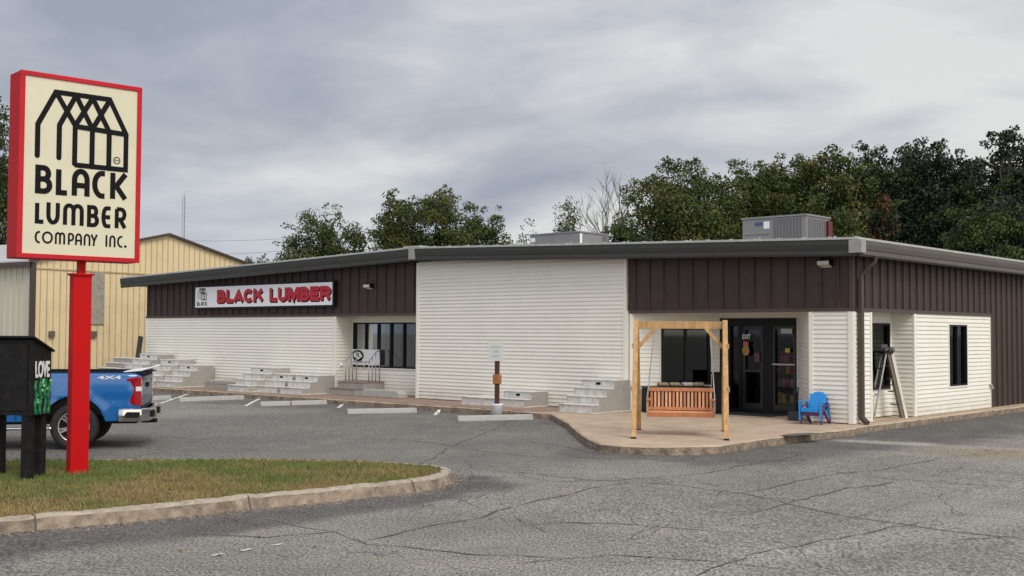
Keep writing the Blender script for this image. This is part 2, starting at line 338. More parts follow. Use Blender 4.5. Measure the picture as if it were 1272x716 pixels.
slab_edge = [loc(G(a, b, 0)) for a, b in slab_px]
slab_w = [(BL(p.x, p.y).x, BL(p.x, p.y).y) for p in slab_edge]
rside = [(BL(.3, 0).x, BL(.3, 0).y), (BL(.3, 40).x, BL(.3, 40).y)]
front = [(BL(-6.8, -2.1).x, BL(-6.8, -2.1).y), (BL(-32, -2.1).x, BL(-32, -2.1).y)]
nn_ = noise2(gx, gy, .7, 1) * .6 + noise2(gx, gy, 2.3, 2) * .4
def sm(d, a, b): return np.clip((b - d) / (b - a), 0, 1)
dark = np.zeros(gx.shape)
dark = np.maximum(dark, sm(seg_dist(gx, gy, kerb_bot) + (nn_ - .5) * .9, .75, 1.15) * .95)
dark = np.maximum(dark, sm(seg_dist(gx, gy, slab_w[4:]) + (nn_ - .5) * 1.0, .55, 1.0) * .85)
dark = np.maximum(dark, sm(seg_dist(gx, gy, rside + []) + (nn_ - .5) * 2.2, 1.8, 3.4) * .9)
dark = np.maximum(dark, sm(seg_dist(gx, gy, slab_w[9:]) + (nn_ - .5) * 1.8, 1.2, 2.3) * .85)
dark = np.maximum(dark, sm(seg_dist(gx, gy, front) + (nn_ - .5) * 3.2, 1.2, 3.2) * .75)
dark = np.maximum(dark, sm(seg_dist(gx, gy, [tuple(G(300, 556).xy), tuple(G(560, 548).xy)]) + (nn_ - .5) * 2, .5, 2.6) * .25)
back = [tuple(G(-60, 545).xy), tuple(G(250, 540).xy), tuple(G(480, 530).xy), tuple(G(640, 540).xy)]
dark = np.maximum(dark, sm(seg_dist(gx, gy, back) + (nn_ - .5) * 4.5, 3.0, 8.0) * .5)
wear = np.zeros(gx.shape)   # pale polished wheel tracks and tan stain at the right
for a, b, wd, am in [((1272, 640), (820, 716), .35, .28), ((1272, 603), (960, 690), .22, .2), ((1060, 548), (1140, 552), .3, .8), ((1195, 556), (1272, 560), .35, .5)]:
    wear = np.maximum(wear, sm(seg_dist(gx, gy, [tuple(G(*a).xy), tuple(G(*b).xy)]) + (nn_ - .5) * .5, wd * .3, wd * 1.6) * am)
tan = sm(seg_dist(gx, gy, [tuple(G(1205, 562).xy), tuple(G(1290, 564).xy)]) + (nn_ - .5) * .8, .3, 1.3)
gz = np.full(gx.shape, GZ) + (noise2(gx, gy, .35, 5) - .5) * .02 * ((np.abs(gx) < 21) & (gy > 7) & (gy < 46))
nx, ny = len(xs), len(ys)
idx = np.arange(nx * ny).reshape(nx, ny)
fc = np.stack([idx[:-1, :-1], idx[1:, :-1], idx[1:, 1:], idx[:-1, 1:]], -1).reshape(-1, 4)
me = bpy.data.meshes.new('ground'); me.from_pydata(np.stack([gx, gy, gz], 1).tolist(), [], fc.tolist())
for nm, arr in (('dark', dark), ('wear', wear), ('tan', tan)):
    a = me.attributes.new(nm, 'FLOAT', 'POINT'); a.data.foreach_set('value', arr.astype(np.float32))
me.polygons.foreach_set('use_smooth', [True] * len(me.polygons))
ground = bpy.data.objects.new('parking_lot_asphalt', me); C.objects.link(ground); struct(ground)
m = bpy.data.materials.new('aged_asphalt'); m.use_nodes = True; me.materials.append(m)
N = m.node_tree.nodes; L = m.node_tree.links; b = N['Principled BSDF']
def nd(t, **k):
    n = N.new(t)
    for a_, b_ in k.items(): setattr(n, a_, b_)
    return n
geo = nd('ShaderNodeNewGeometry')
mpg = nd('ShaderNodeMapping'); mpg.inputs['Scale'].default_value = (1, .5, 1); L.new(geo.outputs['Position'], mpg.inputs[0])
def tx(kind, scale, detail=4, rough=.6, grain=False, **k):
    n = nd(kind, **k); n.inputs['Scale'].default_value = scale
    if 'Detail' in n.inputs: n.inputs['Detail'].default_value = detail; n.inputs['Roughness'].default_value = rough
    L.new(mpg.outputs[0] if grain else geo.outputs['Position'], n.inputs['Vector']); return n.outputs[0]
def rgb(v, a, b_, ca, cb):
    r_ = nd('ShaderNodeValToRGB'); L.new(v, r_.inputs[0]); e = r_.color_ramp.elements; e[0].position = a; e[1].position = b_; e[0].color = ca + (1,); e[1].color = cb + (1,); return r_.outputs[0]
def mixc(f, a, b_, mode='MIX'):
    x = nd('ShaderNodeMix', data_type='RGBA', blend_type=mode)
    for i, v in ((0, f), (6, a), (7, b_)):
        if isinstance(v, (int, float)): x.inputs[i].default_value = v
        elif isinstance(v, tuple): x.inputs[i].default_value = v + (1,)
        else: L.new(v, x.inputs[i])
    return x.outputs[2]
def at_(nm): n = nd('ShaderNodeAttribute', attribute_name=nm); return n.outputs['Fac']
base = rgb(tx('ShaderNodeTexNoise', .45, 8, .65), .35, .68, (.30, .29, .27), (.44, .42, .382))
base = mixc(rgb(tx('ShaderNodeTexNoise', 2.2, 6, .7), .45, .75, (0, 0, 0), (.45, .45, .45)), base, (.25, .243, .23))
base = mixc(rgb(tx('ShaderNodeTexNoise', .16, 5, .6), .52, .62, (0, 0, 0), (.38, .38, .38)), base, (.52, .50, .45))
base = mixc(rgb(tx('ShaderNodeTexNoise', .9, 3, .5), .68, .76, (0, 0, 0), (.5, .5, .5)), base, (.12, .117, .112))
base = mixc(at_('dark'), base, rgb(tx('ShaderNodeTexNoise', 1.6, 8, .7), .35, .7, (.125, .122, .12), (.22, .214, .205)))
base = mixc(at_('wear'), base, (.64, .625, .58)); base = mixc(at_('tan'), base, (.42, .36, .27))
ag = rgb(tx('ShaderNodeTexVoronoi', 70, grain=True, feature='F1'), .0, .62, (2.7, 2.62, 2.48), (.22, .22, .22))
ag2 = rgb(tx('ShaderNodeTexNoise', 38, 3, .8, grain=True), .38, .64, (.30, .30, .30), (2.1, 2.06, 1.98))
base = mixc(.6, base, ag, 'MULTIPLY'); base = mixc(.85, base, ag2, 'MULTIPLY')
# fine alligator cracking in patches
vd = nd('ShaderNodeTexVoronoi', feature='DISTANCE_TO_EDGE'); vd.inputs['Scale'].default_value = 1.5; vd.inputs['Randomness'].default_value = 1
wn = nd('ShaderNodeTexNoise'); wn.inputs['Scale'].default_value = 1.2; wn.inputs['Detail'].default_value = 6; L.new(geo.outputs['Position'], wn.inputs['Vector'])
wv = nd('ShaderNodeVectorMath', operation='SCALE'); L.new(wn.outputs['Color'], wv.inputs[0]); wv.inputs['Scale'].default_value = .9
wa = nd('ShaderNodeVectorMath', operation='ADD'); L.new(wv.outputs[0], wa.inputs[0]); L.new(geo.outputs['Position'], wa.inputs[1]); L.new(wa.outputs[0], vd.inputs['Vector'])
ck = rgb(vd.outputs[0], .006, .02, (1, 1, 1), (0, 0, 0)); msk = rgb(tx('ShaderNodeTexNoise', .35, 2, .5), .50, .60, (0, 0, 0), (.7, .7, .7))
base = mixc(mixc(1.0, ck, msk, 'MULTIPLY'), base, (.06, .06, .06))
L.new(base, b.inputs['Base Color']); b.inputs['Roughness'].default_value = .82; b.inputs['Specular IOR Level'].default_value = .35
bp = nd('ShaderNodeBump'); bp.inputs['Strength'].default_value = .9; bp.inputs['Distance'].default_value = .012
L.new(tx('ShaderNodeTexNoise', 40, 3, .8, grain=True), bp.inputs['Height']); L.new(bp.outputs[0], b.inputs['Normal'])

# cracks: jagged thin dark seams lying on the asphalt
def gz_at(x, y):
    return GZ + (float(noise2(np.array([x]), np.array([y]), .35, 5)[0]) - .5) * .02
crk = MB()
def crack(pxs, wd=.022, jit=.05):
    P = [G(*p) for p in pxs]; pts = []
    for a, b_ in zip(P[:-1], P[1:]):
        n = max(2, int((b_ - a).length / .18))
        for i in range(n): pts.append(a.lerp(b_, i / n))
    pts.append(P[-1]); off = 0; nrm = Vector((-(P[-1] - P[0]).y, (P[-1] - P[0]).x, 0)).normalized(); vs = []
    for i, p in enumerate(pts):
        off = off * .8 + random.uniform(-1, 1) * jit; q = p + nrm * off; hw = wd * random.uniform(.25, 1.0) * (.3 if i in (0, len(pts) - 1) else 1)
        for s_ in (-1, 1):
            r_ = q + nrm * hw * s_; vs.append((r_.x, r_.y, gz_at(r_.x, r_.y) + .006))
    crk.add(vs, [(2 * i, 2 * i + 1, 2 * i + 3, 2 * i + 2) for i in range(len(pts) - 1)])
for c_ in [[(640, 559), (740, 557), (850, 556.5)], [(560, 556), (650, 566), (800, 572)], [(690, 598), (760, 596), (850, 590), (905, 583), (1010, 560)], [(640, 629), (770, 600), (890, 617), (900, 612)],
           [(640, 586), (725, 596), (830, 602), (930, 614), (1030, 637), (1150, 657), (1272, 672)], [(905, 615), (960, 605), (1030, 590), (1090, 584), (1160, 570)], [(330, 644), (420, 660), (460, 675), (600, 690), (640, 688), (720, 692)],
           [(640, 655), (700, 648), (800, 652), (900, 660)], [(905, 640), (960, 631), (1060, 606), (1110, 600)], [(640, 700), (760, 690), (900, 700), (1000, 712)], [(470, 545), (560, 553), (660, 548), (760, 566)],
           [(1010, 584), (1100, 596), (1272, 607)], [(860, 716), (930, 690), (1060, 668), (1150, 650)], [(200, 543), (330, 549), (470, 545)], [(460, 671), (520, 655), (600, 640), (640, 629)], [(1160, 570), (1272, 560)],
           [(1190, 673), (1272, 668)], [(560, 556), (520, 575), (570, 592)], [(640, 520), (600, 540), (560, 556)], [(420, 660), (330, 668), (230, 664)]]:
    crack(c_, .016 if len(c_) > 2 else .012)
for k in range(26):
    a = random.uniform(560, 1250); b_ = random.uniform(575, 700); crack([(a, b_), (a + random.uniform(-90, 90), b_ + random.uniform(-25, 25)), (a + random.uniform(-150, 150), b_ + random.uniform(-30, 30))], .005, .07)
struct(crk.build('asphalt_cracks', M_CRACK))

# parking lines
def pline(name, a, b_, wd=.1):
    A = G(*a); B = G(*b_); d = (B - A).normalized(); n_ = Vector((-d.y, d.x, 0)) * wd / 2; mb = MB(); K = 10; vs = []
    for i in range(K + 1):
        p = A.lerp(B, i / K)
        for s_ in (-1, 1): q = p + n_ * s_ * random.uniform(.75, 1.1); vs.append((q.x, q.y, gz_at(q.x, q.y) + .008))
    mb.add(vs, [(2 * i, 2 * i + 1, 2 * i + 3, 2 * i + 2) for i in range(K)]); return struct(mb.build(name, M_LINE))
for a, b_ in [((199, 502), (234, 489.5)), ((305, 505), (325, 494.5)), ((420, 507), (427, 502)), ((540, 516), (545, 510.5))]: pline('parking_line', a, b_, .11)
for a, b_ in [((262, 690.5), (276, 687.5)), ((337, 677.5), (350, 675.5)), ((300, 684), (312, 681.5))]: pline('worn_paint_mark', a, b_, .05)

# ------------------------------------------------------------------ sidewalk and patio slab
KY = -1.95
poly = [(-32, KY), (-6.9, KY)] + [(p.x, p.y) for p in slab_edge[1:]] + [(.35, -.6), (.33, 10.9), (.02, 10.9), (.02, 30), (-29, 30), (-32, 30)]
rp = []
for i in range(len(poly)):                                   # subdivide and roughen the outer edge
    a = Vector(poly[i]); b_ = Vector(poly[(i + 1) % len(poly)]); rp.append(tuple(a))
    if i < 19:
        n = max(1, int((b_ - a).length / .25))
        for k in range(1, n): q = a.lerp(b_, k / n); rp.append((q.x + random.uniform(-.012, .012), q.y + random.uniform(-.018, .018)))
cx_ = Vector((-14, 14))
mb = MB(); n = len(rp)
inner = []
for i, p in enumerate(rp):
    a = Vector(rp[i - 1]); c = Vector(rp[(i + 1) % n]); t = (c - a).normalized(); nr = Vector((-t.y, t.x)); inner.append(tuple(Vector(p) + nr * .03))
vs = [(x, y, GZ - .05) for x, y in rp] + [(x, y, -.02 + random.uniform(-.012, .006)) for x, y in rp] + [(x, y, 0) for x, y in inner]
mb.add(vs, [(i, (i + 1) % n, n + (i + 1) % n, n + i) for i in range(n)] + [(n + i, n + (i + 1) % n, 2 * n + (i + 1) % n, 2 * n + i) for i in range(n)])
mb.mi = [1] * n + [0] * n; mb.cur = 0; mb.add([(x, y, 0) for x, y in inner], [tuple(range(n))])
slab = mb.build('patio_slab', [M_SLAB, M_KERBF]); slab.location = CORNER; slab.rotation_euler = (0, 0, ROTB); struct(slab)
mb = MB(); mb.box(-31.9, -7.2, KY + .03, -.02, .002, .006); o = mb.build('sidewalk', M_WALK); o.location = CORNER; o.rotation_euler = (0, 0, ROTB); struct(o)
# broken corner patched with asphalt
pp = [G(a, b_, .006) for a, b_ in [(968, 541.2), (978, 539.4), (992, 538.3), (1008, 537.8), (1024, 538.6), (1016, 539.9), (998, 540.6), (984, 541.8)]]
mb = MB(); mb.add([tuple(p) for p in pp], [tuple(range(8))]); struct(mb.build('asphalt_patch', mat('patch_asphalt', (.10, .097, .092), .9, .3, 8, bump=.4)))

# ------------------------------------------------------------------ grass island
kb_in = [G(a, b_, 0) for a, b_ in [(-260, 664), (-120, 653), (0, 642), (151, 629.6), (302, 614.5), (402, 606), (503, 596), (530, 591.5), (545, 587), (549, 584), (545, 581.5), (533, 579), (453, 573.5), (302, 571), (100, 572), (-100, 573), (-300, 573)]]
isl = [(p.x, p.y) for p in kb_in]
def offset(path, d):
    o = []
    for i in range(len(path)):
        a = Vector(path[max(i - 1, 0)]); c = Vector(path[min(i + 1, len(path) - 1)]); t = (c - a).normalized(); o.append((path[i][0] + t.y * d, path[i][1] - t.x * d))
    return o
def resample(path, step):
    o = []
    for a, b_ in zip(path[:-1], path[1:]):
        a = Vector(a); b_ = Vector(b_); n = max(1, int((b_ - a).length / step)); o += [tuple(a.lerp(b_, k / n)) for k in range(n)]
    return o + [tuple(path[-1])]
ki = resample(isl, .15); ko = offset(ki, .125); kb = offset(ki, .20)
jit = [random.uniform(-.014, .014) for _ in ki]
jz = [.0 + random.uniform(-.008, .006) for _ in ki]
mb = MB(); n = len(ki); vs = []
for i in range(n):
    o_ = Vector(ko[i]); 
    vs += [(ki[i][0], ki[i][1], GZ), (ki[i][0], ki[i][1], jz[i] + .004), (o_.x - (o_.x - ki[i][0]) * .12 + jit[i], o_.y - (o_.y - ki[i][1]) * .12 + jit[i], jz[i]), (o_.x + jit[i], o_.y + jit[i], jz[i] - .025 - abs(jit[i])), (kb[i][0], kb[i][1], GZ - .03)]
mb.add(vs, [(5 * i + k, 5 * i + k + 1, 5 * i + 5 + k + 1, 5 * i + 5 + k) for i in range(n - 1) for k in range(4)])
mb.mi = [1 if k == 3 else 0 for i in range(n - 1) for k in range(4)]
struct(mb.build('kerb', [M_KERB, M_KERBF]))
jb = MB()                                                    # open joints between the kerb lengths
for i in range(14, n - 6, 15):
    t_ = (Vector(ki[i + 1]) - Vector(ki[i])).normalized() * .008; a_, b_ = Vector(ki[i]), Vector(kb[i])
    for za, zb_, qa, qb in ((.008, .004, a_, Vector(ko[i])), (.002, GZ, Vector(ko[i]) + (b_ - a_) * .04, b_ + (b_ - a_) * .03)):
        jb.add([(qa.x - t_.x, qa.y - t_.y, za), (qa.x + t_.x, qa.y + t_.y, za), (qb.x + t_.x, qb.y + t_.y, zb_), (qb.x - t_.x, qb.y - t_.y, zb_)], [(0, 1, 2, 3)])
struct(jb.build('kerb_joints', M_CRACK))
# gravelly gutter rubble at the kerb foot
rb_ = MB()
for k in range(1500):
    i = random.randrange(12, int(n * .62)); t = random.random() ** 3 * .25 + .19; p = offset(ki[i - 1:i + 2], t)[1]; s_ = random.uniform(.004, .013)
    x, y = p[0] + random.uniform(-.06, .06), p[1] + random.uniform(-.06, .06); z = gz_at(x, y)
    rb_.add([(x - s_, y - s_, z), (x + s_, y - s_ * .6, z), (x + s_ * .8, y + s_, z), (x - s_, y + s_ * .7, z), (x, y, z + s_ * 1.1)], [(0, 1, 4), (1, 2, 4), (2, 3, 4), (3, 0, 4)])
struct(rb_.build('gravel', mat('gravel_brown', (.22, .17, .13), .9, .5, 9)), 'stuff')
mb = MB(); soil = [(x, y) for x, y in ki] + [(-14, 17.6), (-14, 10)]
mb.add([(x, y, -.02) for x, y in soil], [tuple(range(len(soil)))]); struct(mb.build('island_soil', mat('soil', (.10, .085, .045), .95, .3, 6)))
def inside(px, py, poly):
    c = np.zeros(px.shape, bool); n = len(poly)
    for i in range(n):
        x1, y1 = poly[i]; x2, y2 = poly[(i + 1) % n]
        if y1 == y2: continue
        c ^= ((y1 > py) != (y2 > py)) & (px < (x2 - x1) * (py - y1) / (y2 - y1) + x1)
    return c
NB = 150000
bx = rng.uniform(-9.5, -.8, NB * 2); by = rng.uniform(11.0, 17.9, NB * 2); ok = inside(bx, by, soil)
bx = bx[ok][:NB]; by = by[ok][:NB]
ke = np.array(ki)[rng.integers(0, len(ki), 9000)] + rng.normal(0, .022, (9000, 2)); bx = np.concatenate([bx, ke[:, 0]]); by = np.concatenate([by, ke[:, 1]]); nb = len(bx)
clump = noise2(bx, by, 1.3, 11); clump2 = noise2(bx, by, 5.0, 12)
hgt = .016 + .032 * rng.random(nb) * (.5 + clump2); ang = rng.uniform(0, 6.28, nb); wid = rng.uniform(.003, .007, nb); lean = rng.uniform(.0, .045, nb)
dx = np.cos(ang); dy = np.sin(ang); la = rng.uniform(0, 6.28, nb)
for px_, py_, rr_ in [(92.3, 589, .32), (34, 591, .35), (50, 591, .3), (4, 591, .3), (320, 600, .2), (210, 585, .25), (430, 590, .2)]:
    g_ = G(px_, py_, 0); dd = np.hypot(bx - g_.x, by - g_.y); hgt = hgt * (1 + .8 * np.clip(1 - dd / rr_, 0, 1))
V = np.empty((nb, 3, 3)); z0 = -.02
V[:, 0] = np.stack([bx - dx * wid, by - dy * wid, np.full(nb, z0)], 1); V[:, 1] = np.stack([bx + dx * wid, by + dy * wid, np.full(nb, z0)], 1)
V[:, 2] = np.stack([bx + np.cos(la) * lean, by + np.sin(la) * lean, z0 + hgt + .01], 1)
me = bpy.data.meshes.new('grass'); me.from_pydata(V.reshape(-1, 3).tolist(), [], np.arange(nb * 3).reshape(-1, 3).tolist())
for nm, c_ in (('grass_green', (.12, .17, .035)), ('grass_olive', (.19, .18, .055)), ('grass_straw', (.30, .215, .095))): me.materials.append(mat(nm, c_, .7, .2, 2))
pr = rng.random(nb) * .6 + clump * .72 - .03 + (.2 * (by < 15)) - .12
me.polygons.foreach_set('material_index', np.where(pr < .46, 0, np.where(pr < .74, 1, 2)).astype(np.int32))
o = bpy.data.objects.new('grass', me); C.objects.link(o); struct(o, 'stuff')

lf = MB(); rl = random.Random(4)
for k in range(130):
    if k < 90: P_ = G(rl.uniform(0, 900), rl.uniform(560, 700))
    else: P_ = G(rl.uniform(600, 1000), rl.uniform(556, 580))
    z = gz_at(P_.x, P_.y) + .012; s_ = rl.uniform(.012, .03); t_ = rl.uniform(0, 6.3)
    if inside(np.array([P_.x]), np.array([P_.y]), ki)[0]: z = .035
    c_, d_ = math.cos(t_) * s_, math.sin(t_) * s_
    lf.add([(P_.x - c_, P_.y - d_, z), (P_.x + d_ * .6, P_.y - c_ * .6, z + s_ * .5), (P_.x + c_, P_.y + d_, z), (P_.x - d_ * .6, P_.y + c_ * .6, z + s_ * .3)], [(0, 1, 2, 3)])
struct(lf.build('fallen_leaves', mat('dry_leaf', (.20, .13, .055), .8, .4, 9)), 'stuff')

# ------------------------------------------------------------------ the shop building
shop = empty('store_building', 'long white and brown single storey shop with low gable roof behind the parking lot', 'building', CORNER, ROTB)
FRZ = 2.5                                                    # bottom of the brown upper band
def frameM(P0, P1):                                          # local frame: x along wall, y into wall, z up
    d = Vector((P1[0] - P0[0], P1[1] - P0[1], 0)); L_ = d.length; d.normalize()
    return Matrix(((d.x, -d.y, 0, P0[0]), (d.y, d.x, 0, P0[1]), (0, 0, 1, 0), (0, 0, 0, 1))), L_
def cut(L_, z0, z1, ops):
    iv = [(0, L_)]
    for a, b_, c, d in ops:
        if z1 > c + 1e-4 and z0 < d - 1e-4:
            iv = [y for s_, e_ in iv for y in ((s_, min(e_, a)), (max(s_, b_), e_)) if y[1] - y[0] > .005]
    return iv
def siding(mb, P0, P1, z0, z1, ops=(), course=.1016):
    M, L_ = frameM(P0, P1); z = z0
    zs = []
    while z < z1 - .01: zs.append((z, min(z + course, z1))); z += course
    for a, b_ in zs:
        for s_, e_ in cut(L_, a, b_, ops):
            prof = [(0, a), (-.023, a + .002), (-.024, a + .012), (-.005, b_), (0, b_)]
            vs = [M @ Vector((x, y, z_)) for x in (s_, e_) for y, z_ in prof]
            mb.add(vs, [(0, 1, 6, 5), (1, 2, 7, 6), (2, 3, 8, 7), (3, 4, 9, 8), (0, 4, 3, 2, 1), (5, 6, 7, 8, 9)])
def wallcore(mb, P0, P1, z0, z1, ops=(), th=.12):
    M, L_ = frameM(P0, P1); cuts = sorted({z0, z1, *[c for o_ in ops for c in o_[2:]]})
    for a, b_ in zip(cuts[:-1], cuts[1:]):
        for s_, e_ in cut(L_, a, b_, ops): mb.box(s_, e_, .002, th, a, b_, M)
def trimb(mb, P0, P1, s0, s1, z0, z1, out=.035, inn=0):
    M, L_ = frameM(P0, P1); mb.box(s0, s1, -out, inn, z0, z1, M)
def window(P0, P1, s0, s1, z0, z1, panes, name='window', fw=.05, depth=.10, m=M_BLACK, rail=None):
    M, L_ = frameM(P0, P1); f = MB()
    f.box(s0 + fw, s1 - fw, -.03, depth, z1 - fw, z1, M); f.box(s0 + fw, s1 - fw, -.03, depth, z0, z0 + fw, M)
    f.box(s0, s0 + fw, -.03, depth, z0, z1, M); f.box(s1 - fw, s1, -.03, depth, z0, z1, M)
    for i in range(1, panes):
        x = s0 + (s1 - s0) * i / panes; f.box(x - .026, x + .026, -.015, depth - .01, z0 + fw, z1 - fw, M)
    fo = f.build(name, m, shop)
    g = MB()
    g.add([M @ Vector(v) for v in ((s0 + fw, .045, z0 + fw), (s1 - fw, .045, z0 + fw), (s1 - fw, .045, z1 - fw), (s0 + fw, .045, z1 - fw))], [(0, 1, 2, 3)])
    g.build('pane', M_GLASS, fo); return fo
XL, DEP = -28.7, 26.0
A1 = (-4.41, 1.75); A2 = (-2.25, 1.75); A0 = (-5.9, .02); A3 = (-1.02, 0)
splay_win = (.74, 2.03, .66, 2.11)
# white siding walls
w_ = MB(); core = MB(); tr = MB()
def wall(P0, P1, z0, z1, ops=(), si=True):
    if si: siding(w_, P0, P1, z0, z1, ops)
    wallcore(core, P0, P1, z0, z1, ops)
wall((XL, 0), (-17.42, 0), .02, 2.5)                          # left front
wall((-17.42, 0), (-17.42, .7), .02, 2.5)                     # left niche return
nwin = (.02, 2.98, .83, 2.25)
wall((-17.42, .7), (-13.62, .7), .02, 2.5, [nwin])            # niche back
wall((-13.62, .7), (-13.62, -.03), .02, 2.5, si=False)
siding(w_, (-13.62, -.05), (-6.03, -.05), .02, 4.02); wallcore(core, (-13.62, -.05), (-6.03, -.05), .02, 4.02, th=.25)
wall(A0, A1, .02, 2.5, [splay_win])
door_op = (0, 2.16, 0, 2.33)
wall(A1, A2, .02, 2.5, [door_op])
wall(A2, A3, .02, 2.5)
wall(A3, (0, 0), .02, 2.5)
wall((0, 0), (0, .87), .02, 2.5)
BX = -.53                                                     # side recess back wall
swin = (.95, 2.14, .66, 2.21)
sb0 = FP(1083, 450, 2.0)
wall((BX, .87), (BX, 3.15), .02, 2.5, [swin])
wall((0, .87), (BX, .87), .02, 2.5, si=False)
wall((BX, 3.15), (0, 3.15), .02, 2.5)
rwin = (2.10, 3.27, .66, 2.2)
wall((0, 3.15), (0, 8.1), .02, 2.5, [rwin])
w_.build('siding', M_SIDING, shop); core.build('wall', M_TRIM, shop)
# corner posts and trim
for P0, P1, a, b_, z1 in [((-28.7, 0), (-17.42, 0), 0, .08, 2.5), ((-28.7, 0), (-17.42, 0), 11.2, 11.29, 2.5), ((-17.42, .7), (-13.62, .7), -.03, .03, 2.5), ((-13.62, -.05), (-6.03, -.05), -.03, .07, 3.98), ((-13.62, -.05), (-6.03, -.05), 7.52, 7.62, 4.05),
                          ((-1.02, 0), (0, 0), 0, .09, 2.5), ((-1.02, 0), (0, 0), .93, 1.03, 2.5), ((0, 0), (0, .87), -.03, .05, 2.5), ((0, 0), (0, .87), .80, .88, 2.5), ((0, 3.15), (0, 8.1), -.02, .1, 2.5), ((0, 3.15), (0, 8.1), 4.90, 4.97, 2.5), (A0, A1, -.06, .05, 2.5)]:
    tr = MB(); trimb(tr, P0, P1, a, b_, 0.012, 2.435 if z1 == 2.5 else z1, .038); tr.build('corner_trim', M_TRIM, shop)
tr = MB(); M, L_ = frameM((-13.62, -.05), (-6.03, -.05)); tr.box(7.62, 7.66, -.03, .2, .012, 2.5, M); tr.build('corner_trim', M_TRIM, shop)
for P0, P1, (s0, s1, z0, z1) in [((-17.42, .7), (-13.62, .7), nwin), (A0, A1, splay_win), ((0, 3.15), (0, 8.1), rwin)]:
    tr = MB()
    for a, b_, c, d in ((s0 - .04, s0, z0 - .04, z1 + .04), (s1, s1 + .04, z0 - .04, z1 + .04), (s0, s1, z0 - .04, z0), (s0, s1, z1, z1 + .04)): trimb(tr, P0, P1, a, b_, c, d, .036)
    tr.build('window_trim', M_TRIM, shop)
tr = MB(); trimb(tr, A2, A3, 0, .03, .012, 2.4, .03)
tr.build('corner_trim', M_TRIM, shop)
window((-17.42, .7), (-13.62, .7), *nwin, 5); window(A0, A1, *splay_win, 2, fw=.07); window((0, 3.15), (0, 8.1), *rwin, 2, fw=.04); window((BX, .87), (BX, 3.15), *swin, 1, fw=.05)
# brown ribbed metal band
br = MB()
def ribbed(mb, P0, P1, z0, z1fn, pitch=.42, off=.15, out=.042, rw=.045):
    M, L_ = frameM(P0, P1); xs_ = [0.0]; x = off
    K = max(1, int(L_ / 2))
    for i in range(K):
        a = L_ * i / K; b_ = L_ * (i + 1) / K; za, zb = z1fn(a), z1fn(b_)
        vs = [M @ Vector(v) for v in ((a, 0, z0), (b_, 0, z0), (b_, 0, zb), (a, 0, za), (a, .08, z0), (b_, .08, z0), (b_, .08, zb), (a, .08, za))]
        mb.add(vs, [(0, 1, 2, 3), (7, 6, 5, 4), (4, 5, 1, 0), (3, 2, 6, 7)] + ([(0, 3, 7, 4)] if i == 0 else []) + ([(1, 5, 6, 2)] if i == K - 1 else []))
    while x < L_ - rw:
        z = z1fn(x); pr_ = [(x, -.001), (x + rw * .12, -out), (x + rw * .88, -out), (x + rw, -.001)]
        mb.prism(pr_, z0 + .002, z, 'z', M); x += pitch
def zt(x): return 3.80 + .026 * min(-x, 28 + x if x < -14 else 99) if False else 3.74 + .029 * (min(-x, 29.7 + x) if x < 0 else 0)
ribbed(br, (XL, 0), (-13.62, 0), FRZ, lambda a: zt(XL + a))
ribbed(br, (-5.99, 0), (0, 0), FRZ, lambda a: zt(-5.99 + a), off=.2)
ribbed(br, (0, 0), (0, 8.1), FRZ, lambda a: 3.75, pitch=.40, off=.15, out=.04, rw=.07)
ribbed(br, (0, 8.1), (0, DEP), .02, lambda a: 3.75, pitch=.40, off=.05, out=.04, rw=.07)
ribbed(br, (0, DEP), (XL, DEP), .02, lambda a: zt(-a)); ribbed(br, (XL, DEP), (XL, 0), .02, lambda a: 3.7)
br.build('brown_metal_wall', M_BROWN, shop)
bt = MB()
for a, b_ in ((XL, -13.64), (-5.99, .03)): bt = MB(); bt.box(a, b_, -.04, .08, FRZ - .06, FRZ + .015); bt.build('brown_edge_trim', M_BROWN2, shop)
bt = MB()
bt.box(-.08, .043, .085, 8.1, FRZ - .055, FRZ + .02); bt.box(-.05, .046, -.043, .03, FRZ + .016, 3.7)
bt.box(-.001, .05, 8.06, 8.13, .03, FRZ - .06)
bt.build('brown_edge_trim', M_BROWN2, shop)
so = MB()                                                    # soffits of the recesses
so.prism([(-5.98, .09), (-1.02, .09), A2, A1], 2.47, 2.49, 'z'); so.build('soffit', mat('soffit_panel', (.5, .48, .42), .6, .05, 2), shop)
for b5 in ((-17.42, -13.62, .09, .7), (BX, -.09, .87, 3.15)): so = MB(); so.box(*b5, 2.47, 2.49); so.build('soffit', MATS['soffit_panel'], shop)
fo = MB(); fo.box(.0, .05, -.02, 10.9, -.02, .018); fo.box(-.1, .06, 8.1, DEP, GZ - .02, .02); fo.box(-.1, .12, 8.1, DEP, GZ - .02, -.03)
fo.build('foundation', M_FOUND, shop)
# roof: shallow gable with overhang
OH = .45; XR = .38; XLe = -29.8; XM = -13.4; zE, zM = 3.97, 4.39
rf = MB(); yF = -OH; yB = DEP + OH
def rz(x): return zE + (zM - zE) * ((XR - x) / (XR - XM) if x > XM else (x - XLe) / (XM - XLe))
rf.prism([(XLe + .05, rz(XLe) - .30), (XM, zM - .30), (XR - .05, zE - .30), (XR - .05, zE - .02), (XM, zM - .02), (XLe + .05, rz(XLe) - .02)], yF + .05, yB, 'y')
rf.build('roof', M_FASCIA, shop)
cap = MB(); cap.prism([(XLe - .02, rz(XLe) - .018), (XM, zM - .018), (XR + .02, zE - .018), (XR + .02, zE + .03), (XM, zM + .035), (XLe - .02, rz(XLe) + .03)], yF - .08, yB + .02, 'y')
x = XLe + .2
while x < XR: cap.box(x, x + .05, yF - .07, yF + .05, rz(x) + .025, rz(x) + .045); x += .61
x = XLe + .35
while x < XR: cap.tube([(x, yF - .02, rz(x) + .02), (x, yF - .02, rz(x) + .065)], .022, 6); x += 1.83
